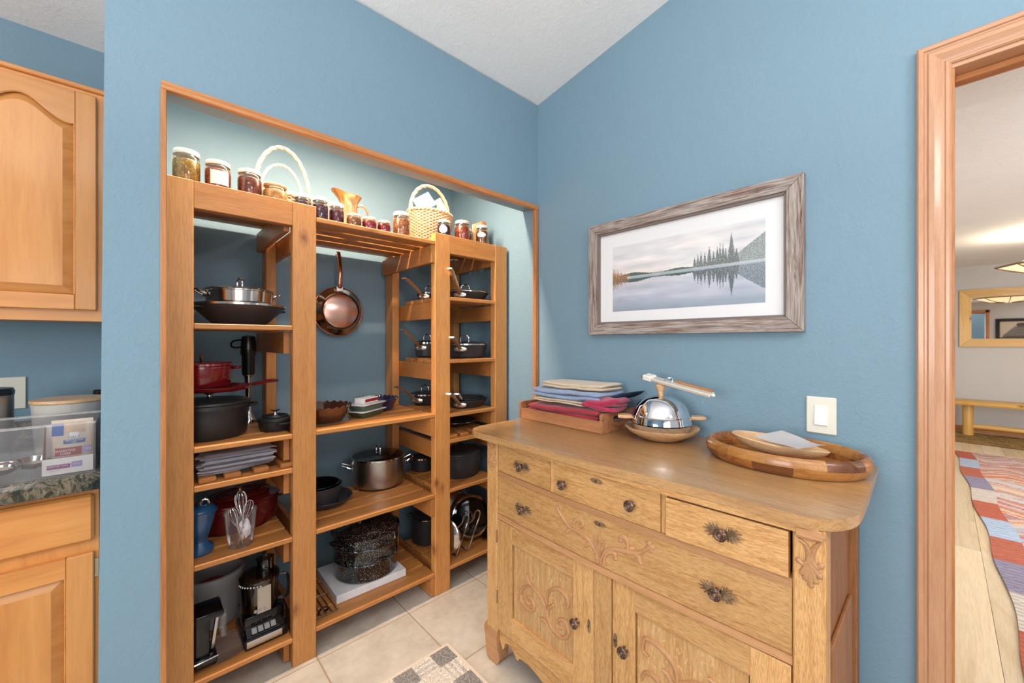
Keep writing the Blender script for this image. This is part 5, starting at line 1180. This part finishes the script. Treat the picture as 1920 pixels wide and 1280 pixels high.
o = m.build('napkin', 'napkin', label='folded white paper lying on the light wooden leaf dish', cat='paper', ang=60, pos=(0, 0, 0))
o.location = (1.385, 0.310, ZD+0.0735); o.rotation_euler = (0.0, 0.05, -PI/2-0.45)

# ------------------------------------------------------------------ picture, switch, mat
pc = root('framed_picture', 'wide weathered grey wood frame with misty lake landscape print', 'picture', (XW, 0.73, 1.33))
PY0, PY1, PZ0, PZ1 = 1.156, 0.306, 1.333, 1.850
mitre(pc, XW-0.030, XW-0.001, PY0, PY1, PZ0, PZ1, 0.048, ('barn_paint_y', 'barn_paint_z'))
mitre(pc, XW-0.024, XW-0.002, PY0-0.046, PY1+0.046, PZ0+0.046, PZ1-0.046, 0.011, ('frame_lip', 'frame_lip'), name='inner_lip')
bx('mat_board', 'mat_board', (XW-0.012, XW-0.009, PY1+0.05, PY0-0.05, PZ0+0.05, PZ1-0.05), pc)
def conifer(u, base, h, w):
    return (u, base, h, w)
trees = [(0.605, 0.53, 0.13, 0.016), (0.625, 0.53, 0.16, 0.016), (0.645, 0.53, 0.19, 0.018), (0.668, 0.53, 0.17, 0.016), (0.695, 0.53, 0.24, 0.022), (0.72, 0.53, 0.18, 0.018), (0.742, 0.53, 0.22, 0.018), (0.758, 0.53, 0.26, 0.017), (0.775, 0.53, 0.25, 0.016), (0.79, 0.53, 0.20, 0.018), (0.822, 0.53, 0.37, 0.030), (0.85, 0.53, 0.18, 0.018)]
for k in range(14): trees.append((0.005+0.011*k, 0.47+0.002*k, 0.20-0.012*k+0.02*math.sin(k*2.3), 0.012))
for k in range(5): trees.append((0.33+0.012*k, 0.50, 0.045, 0.008))
def lake(u, v):
    def scene(u, v):   # v>=0.5 upper half content; returns colour
        n1 = noise.noise(Vector((u*4, v*10, 0)))
        t = max(0, min(1, (v-0.5)*2))
        sky = [216+26*n1, 214+20*n1, 216+16*n1]
        if t < 0.5 and u < 0.55: k = (1-t*2)*0.8*(1-u/0.55); sky = [sky[0]*(1-k)+232*k, sky[1]*(1-k)+208*k, sky[2]*(1-k)+198*k]
        n2 = noise.noise(Vector((u*9, v*26, 7))); sky = [sky[0]+10*n2, sky[1]+10*n2, sky[2]+8*n2]
        c = sky
        hill = 0.52+0.05*math.exp(-((u-0.17)/0.12)**2)+0.03*math.exp(-((u-0.5)/0.1)**2)
        if v < hill: q = 0.6+0.4*noise.noise(Vector((u*60, v*120, 3))); c = [112-40*q, 124-36*q, 118-40*q]
        hr = 0.50+0.34*max(0, (u-0.80)/0.2)**0.8
        if u > 0.80 and v < hr: q = noise.noise(Vector((u*160, v*160, 5))); c = [146+60*q, 154+58*q, 154+58*q]
        for (tu, tb, th, tw) in trees:
            if tb-0.03 < v < tb+th:
                f = 1-(v-tb)/th; saw = 0.62+0.38*((v*70+tu*13) % 1); ww = tw*max(0.03, f)*saw
                if abs(u-tu) < ww:
                    q = noise.noise(Vector((u*220, v*220, 1)))
                    c = [116+90*q, 122+86*q, 122+84*q] if tu > 0.2 else [150+70*q, 116+60*q, 84+50*q]
        if 0.485 < v < 0.52: c = [c[0]*0.3+196*0.7, c[1]*0.3+204*0.7, c[2]*0.3+210*0.7] if u > 0.12 else c
        return c
    if v >= 0.495: c = scene(u, v)
    else:
        c = scene(u, min(0.999, 0.5+(0.495-v)*1.02)); d = (0.495-v)*2
        c = [c[0]*(0.90-0.14*d), c[1]*(0.92-0.12*d), c[2]*(0.96-0.09*d)]
        if v < 0.16: k = (0.16-v)/0.16*0.8; c = [c[0]*(1-k)+138*k, c[1]*(1-k)+152*k, c[2]*(1-k)+166*k]
    return tuple(max(0, min(255, x)) for x in c)
colour_mesh('print', 'print_ink', lambda u, v: (XW-0.0128, 1.033-0.614*u, 1.4365+0.2945*v), lake, 300, 140, 0.0, parent=pc, smooth=False)
sw = root('light_switch', 'ivory rocker light switch plate on the blue wall', 'switch', (XW, 0.266, 1.006))
bx('plate', 'cream_plastic', (XW-0.007, XW-0.0005, 0.2265, 0.3045, 1.004, 1.122), sw, 0.003)
bx('rocker_frame', 'cream_plastic', (XW-0.0085, XW-0.006, 0.2475, 0.2835, 1.030, 1.096), sw, 0.001)
m = MB(); m.prism([(XW-0.0086, 1.032), (XW-0.0135, 1.034), (XW-0.0095, 1.063), (XW-0.0086, 1.094)], 0.2495, 0.2815, 'y'); m.bm.clear()
m = MB(); A = [(XW-0.008, 1.0325), (XW-0.0130, 1.0335), (XW-0.0125, 1.060), (XW-0.0092, 1.0935), (XW-0.008, 1.0935)]
R0 = [m._v((x, 0.250, z)) for x, z in A]; R1 = [m._v((x, 0.281, z)) for x, z in A]; m.bm.faces.new(R0); m.bm.faces.new(R1)
for i in range(5): m.bm.faces.new((R0[i], R0[(i+1) % 5], R1[(i+1) % 5], R1[i]))
m.build('rocker', 'rocker_plastic', sw, smooth=False)
def mat_col(u, v):
    x = u*0.62; y = v*0.90
    if x < 0.014 or y < 0.014: return (206, 192, 176)
    i, j = int((x-0.014)/0.082), int((y-0.014)/0.082); fxx, fyy = ((x-0.014)/0.082) % 1, ((y-0.014)/0.082) % 1
    rn = random.Random(int(x*700)*13+int(y*400))
    if (i+j) % 2 == 0 and i % 2 == 0: base = (128, 124, 122)
    elif (i+j) % 2 == 0: base = (196, 188, 178)
    else: base = (176, 170, 164) if int(fyy*7 if i % 2 else fxx*7) % 2 else (202, 194, 184)
    q = rn.uniform(-24, 24); return tuple(max(0, min(255, b+q)) for b in base)
colour_mesh('woven_mat', 'jute_weave', lambda u, v: (0.958-0.60*u if False else 0.958-0.62*u, 1.446-0.90*v, 0.004), mat_col, 150, 200, 0.006, label='grey and cream checked woven mat on the tile floor', cat='rug', smooth=False)

# ------------------------------------------------------------------ kitchen corner on the left
def raised_door(par, x0, x1, z0, z1, y, arch=0.0, st=0.052, names='door'):
    # frame with cut panel opening, arch at the top
    d = bx(names, 'maple_z', (x1-st, x1, y, y+0.019, z0, z1), par, 0.003)
    bx('stile', 'maple_z', (x0, x0+st, y, y+0.019, z0, z1), d, 0.003)
    bx('rail', 'maple_x', (x0+st, x1-st, y, y+0.019, z0, z0+st), d, 0.002)
    xc = (x0+x1)/2; w = (x1-x0)/2-st
    def topz(x):
        t = abs(x-xc)/w; return z1-st-arch+arch*(0.5+0.5*math.cos(PI*min(1, t*1.12)))
    xs = [x0+st+(2*w)*i/24 for i in range(25)]
    m = MB(); m.prism([(x, topz(x)) for x in xs]+[(x1-st, z1), (x0+st, z1)], y, y+0.019, 'y'); m.build('rail', 'maple_x', d, ang=30)
    # bevel slopes + raised field
    cx_, cz = xc, (z0+z1)/2
    outer = [(x, topz(x)) for x in xs]+[(x1-st, z0+st), (x0+st, z0+st)]
    inn = [(x0+st+0.028+(2*w-0.056)*i/24, topz(x0+st+0.028+(2*w-0.056)*i/24)-0.026) for i in range(25)]+[(x1-st-0.028, z0+st+0.028), (x0+st+0.028, z0+st+0.028)]
    m = MB(); A = [m._v((x, y+0.013, z)) for x, z in outer]; B = [m._v((x, y+0.004, z)) for x, z in inn]
    for i in range(len(A)): j = (i+1) % len(A); m.bm.faces.new((A[i], A[j], B[j], B[i]))
    m.build('panel_bevel', 'maple_x', d, ang=20)
    m = MB(); m.prism(inn, y+0.004, y+0.016, 'y'); m.build('panel', 'maple_z', d, ang=20)
    bead = [m2 for m2 in outer]; m = MB(); m.tube([(x, y+0.004, z) for x, z in outer], 0.0035, 6, closed=True); m.build('bead', 'maple_x', d)
    return d
uc = root('wall_cabinet', 'honey maple wall cabinet with arched raised-panel doors', 'cabinet', (-0.5, 2.18, 1.37))
bx('body', 'maple_z', (-0.885, -0.094, 2.022, YB-0.002, 1.372, 2.170), uc, 0.001)
bx('bottom_rail', 'maple_x', (-0.887, -0.0925, 2.019, 2.0215, 1.370, 1.404), uc, 0.0005); bx('crown', 'maple_x', (-0.887, -0.0925, 2.012, 2.06, 2.170, 2.186), uc, 0.003)
raised_door(uc, -0.460, -0.121, 1.408, 2.152, 2.000, 0.062); raised_door(uc, -0.850, -0.511, 1.408, 2.152, 2.000, 0.062)
bc = root('base_cabinet', 'orange maple base cabinet with drawer under the granite', 'cabinet', (-0.5, 2.0, 0))
bx('body', 'maple_z', (-0.885, -0.101, 1.760, YB-0.002, 0.10, 0.858), bc, 0.001)
bx('toe_kick', 'toe_black', (-0.885, -0.101, 1.82, 1.84, 0.0, 0.0995), bc)
for x1 in (-0.111, -0.50):
    dr = bx('drawer', 'maple_x', (x1-0.335, x1, 1.740, 1.759, 0.700, 0.840), bc, 0.007)
    raised_door(bc, x1-0.335, x1, 0.13, 0.664, 1.740, 0.0, 0.058)
bx('hinge', 'hinge_metal', (-0.110, -0.1015, 1.7515, 1.7605, 0.585, 0.640), bc)
m = MB(); m.box(-0.90, -0.0935, 1.700, YB-0.001, 0.861, 0.914, 0.006, 2); ct = m.build('countertop', 'granite', label='polished dark green and brown granite countertop in the kitchen', cat='countertop')
bx('backsplash', 'granite', (-0.90, -0.0935, YB-0.022, YB-0.001, 0.9145, 1.005), None, 0.002, label='low granite upstand along the blue kitchen wall', cat='backsplash')
ZC = 0.9146
r = root('grey_canister', 'pale grey bin with round wooden lid on the counter', 'canister', (0, 0, 0))
m = MB(); m.lathe([(0, 0), (0.078, 0), (0.082, 0.006), (0.092, 0.170), (0.094, 0.178), (0.090, 0.178), (0, 0.17)], 48, sx=0.94); m.build('body', 'canister_grey', r)
m = MB(); m.lathe([(0.0, 0.1785), (0.095, 0.1785), (0.097, 0.182), (0.095, 0.190), (0, 0.191)], 48, sx=0.94); m.build('lid', 'pale_wood', r)
place(r, (-0.190, 2.055, ZC))
m = MB(); m.lathe([(0, ZC), (0.02, ZC), (0.02, ZC+0.195), (0.016, ZC+0.20), (0, ZC+0.20)], 24, c=(-0.125, 2.215)); m.build('black_bottle', 'black_plastic', label='black capped bottle behind the grey wood-lidded bin', cat='bottle')
r = root('steel_canister', 'brushed steel canister with black rim left of the grey bin', 'canister', (0, 0, 0))
m = MB(); m.lathe([(0, 0), (0.080, 0), (0.082, 0.004), (0.082, 0.21), (0, 0.21)], 48); m.build('body', 'steel_brushed', r)
m = MB(); m.lathe([(0.083, 0.2105), (0.084, 0.222), (0.080, 0.232), (0.05, 0.235), (0, 0.235)], 48); m.build('rim', 'black_plastic', r)
m = MB(); m.lathe([(0, 0.236), (0.03, 0.236), (0.032, 0.262), (0.024, 0.272), (0, 0.274)], 24, c=(0.010, -0.015)); m.build('lid_knob', 'brown_glaze', r)
place(r, (-0.400, 2.10, ZC))
r = root('wall_outlet', 'ivory outlet plate on blue wall behind the steel canister', 'outlet', (-0.37, YB, 1.05))
bx('plate', 'cream_plastic', (-0.405, -0.325, YB-0.006, YB-0.0005, 1.050, 1.168), r, 0.002)
# clear bin with scoops and pet food
cb = root('storage_bin', 'clear plastic storage bin at the front of the counter', 'bin', (-0.33, 1.84, ZC))
bx0, bx1, by0, by1, bz = -0.60, -0.106, 1.712, 1.952, ZC
m = MB()
for b_ in ((bx0, bx1, by0, by0+0.002, bz, bz+0.150), (bx0, bx1, by1-0.002, by1, bz, bz+0.150), (bx0, bx0+0.002, by0+0.002, by1-0.002, bz, bz+0.15), (bx1-0.002, bx1, by0+0.002, by1-0.002, bz, bz+0.15), (bx0, bx1, by0, by1, bz, bz+0.002)): m.box(*b_)
m.build('walls', 'clear_plastic', cb, smooth=False)
m = MB(); m.tube([(bx0, by0-0.002, bz+0.148), (bx1, by0-0.002, bz+0.148), (bx1, by1, bz+0.148), (bx0, by1, bz+0.148)], [(0.005, 0.004)]*4, 8, closed=True); m.build('rim', 'clear_plastic', cb)
def scoop(label, loc, rz, rx=0.0):
    q = root('measuring_scoop', label, 'scoop', (0, 0, 0), 'steel scoops in the clear bin')
    m = MB(); m.lathe([(0, -0.022), (0.014, -0.021), (0.024, -0.014), (0.028, 0.0), (0.0295, 0.001), (0.0275, 0.0), (0.022, -0.013), (0, -0.020)], 32, sx=1.15); m.build('bowl', 'steel', q)
    m = MB(); m.tube([(-0.03, 0, 0.0), (-0.06, 0, 0.003), (-0.11, 0, 0.004)], [(0.006, 0.0015)]*3, 8); m.build('handle', 'steel', q)
    q.location = loc; q.rotation_euler = (rx, 0, rz)
scoop('steel scoop in the clear bin, right one beside the pet food', (-0.235, 1.77, ZC+0.046), 0.25, 0.25); scoop('steel scoop in the clear bin, left one at the frame edge', (-0.288, 1.745, ZC+0.044), 0.0, 0.25)
r = root('pet_food_box', 'open white display box with purple band in the clear bin', 'box', (-0.16, 1.74, ZC))
m = MB(); yb = 1.727; zb = ZC+0.003
m.box(-0.212, -0.112, yb, yb+0.0015, zb, zb+0.046); m.box(-0.212, -0.112, yb+0.05, yb+0.0515, zb, zb+0.135); m.box(-0.212, -0.112, yb+0.0015, yb+0.05, zb, zb+0.0015)
m.build('carton', 'white_label', r, smooth=False)
for xx in (-0.212, -0.1135):
    m = MB(); m.prism([(yb+0.0016, zb), (yb+0.0498, zb), (yb+0.0498, zb+0.135), (yb+0.030, zb+0.135), (yb+0.0016, zb+0.046)], xx, xx+0.0015, 'x'); m.build('carton_side', 'kraft', r, smooth=False)
def text(body, size, loc, mat, par, rx=PI/2, align='CENTER', name='lettering', tilt=0):
    cu = bpy.data.curves.new(name, 'FONT'); cu.body = body; cu.size = size; cu.align_x = align; cu.align_y = 'CENTER'; cu.extrude = 0.0001; cu.resolution_u = 2
    tmp = bpy.data.objects.new('tmp', cu); COL.objects.link(tmp); bpy.context.view_layer.update()
    me = bpy.data.meshes.new_from_object(tmp.evaluated_get(bpy.context.evaluated_depsgraph_get())); bpy.data.objects.remove(tmp)
    me.materials.clear(); me.materials.append(M[mat]); o = bpy.data.objects.new(name, me); COL.objects.link(o); o.parent = par
    o.location = Vector(loc)-W[par.name]; o.rotation_euler = (rx, 0, 0); return o
bx('purple_band', 'purple_print', (-0.203, -0.158, yb-0.0008, yb-0.0001, zb+0.016, zb+0.028), r); bx('lilac_band', 'lilac_print', (-0.156, -0.134, yb-0.0008, yb-0.0001, zb+0.016, zb+0.032), r)
text('DIGESTIVE CARE', 0.0058, (-0.184, yb-0.0012, zb+0.0235), 'white_label', r); text('DOG', 0.006, (-0.145, yb-0.0012, zb+0.025), 'white_label', r); text('12 POUCHES', 0.004, (-0.188, yb-0.0012, zb+0.011), 'salmon_print', r)
r = root('pet_food_pouch', 'foil pet food pouch with red and blue print in display box', 'pouch', (-0.155, 1.745, ZC))
def pf(u, v):
    b = math.sin(PI*u)**0.5*math.sin(PI*min(1, v*1.05))**0.6 if v < 0.95 else 0
    return (-0.198+0.084*u+0.006*(v-0.5)*(1 if u > 0.5 else -1)*0, 1.7475-0.013*b+0.012*v, ZC+0.008+0.146*v)
m = MB(); m.sheet(pf, 20, 24); m.sheet(lambda u, v: (pf(u, v)[0], 1.7475+0.012*v+0.004, pf(u, v)[2]), 20, 24); m.build('pouch', 'pouch_foil', r, ang=60)
def decal(name, mat, u0, u1, v0, v1, par=r):
    m = MB(); m.sheet(lambda u, v: (lambda p: (p[0], p[1]-0.0008, p[2]))(pf(u0+(u1-u0)*u, v0+(v1-v0)*v)), 10, 8); return m.build(name, mat, par, ang=60)
decal('blue_corner', 'blue_print', 0.02, 0.30, 0.70, 0.93); decal('kibble_picture', 'kibble_print', 0.31, 0.82, 0.74, 0.95); decal('blue_band', 'blue_print', 0.30, 0.82, 0.53, 0.61); decal('logo_square', 'white_label', 0.44, 0.66, 0.63, 0.75)
decal('red_band', 'red_print', 0.10, 0.74, 0.30, 0.46); decal('salmon_band', 'salmon_print', 0.18, 0.72, 0.19, 0.28); decal('lilac_corner', 'lilac_print', 0.76, 0.99, 0.32, 0.46)
yt = 1.7315
text("HILL'S", 0.0085, (-0.1515, 1.7405, ZC+0.008+0.146*0.655), 'blue_print', r); text('PRESCRIPTION\nDIET', 0.0055, (-0.151, 1.7385, ZC+0.008+0.146*0.575), 'white_label', r)
text('DIGESTIVE\nCARE', 0.0085, (-0.168, 1.7345, ZC+0.008+0.146*0.375), 'white_label', r); text('DOG', 0.0075, (-0.1245, 1.7420, ZC+0.008+0.146*0.39), 'white_label', r)
r = root('spice_jar', 'small jar of dark green herbs right of the pet food', 'jar', (0, 0, 0))
m = MB(); m.lathe([(0, 0), (0.02, 0), (0.021, 0.004), (0.021, 0.085), (0.016, 0.095), (0, 0.095)], 24); m.build('glass', 'granite', r); m = MB(); m.lathe([(0, 0.0955), (0.018, 0.0955), (0.018, 0.11), (0, 0.111)], 24); m.build('lid', 'lid_metal', r)
place(r, (-0.131, 1.83, ZC+0.0025))
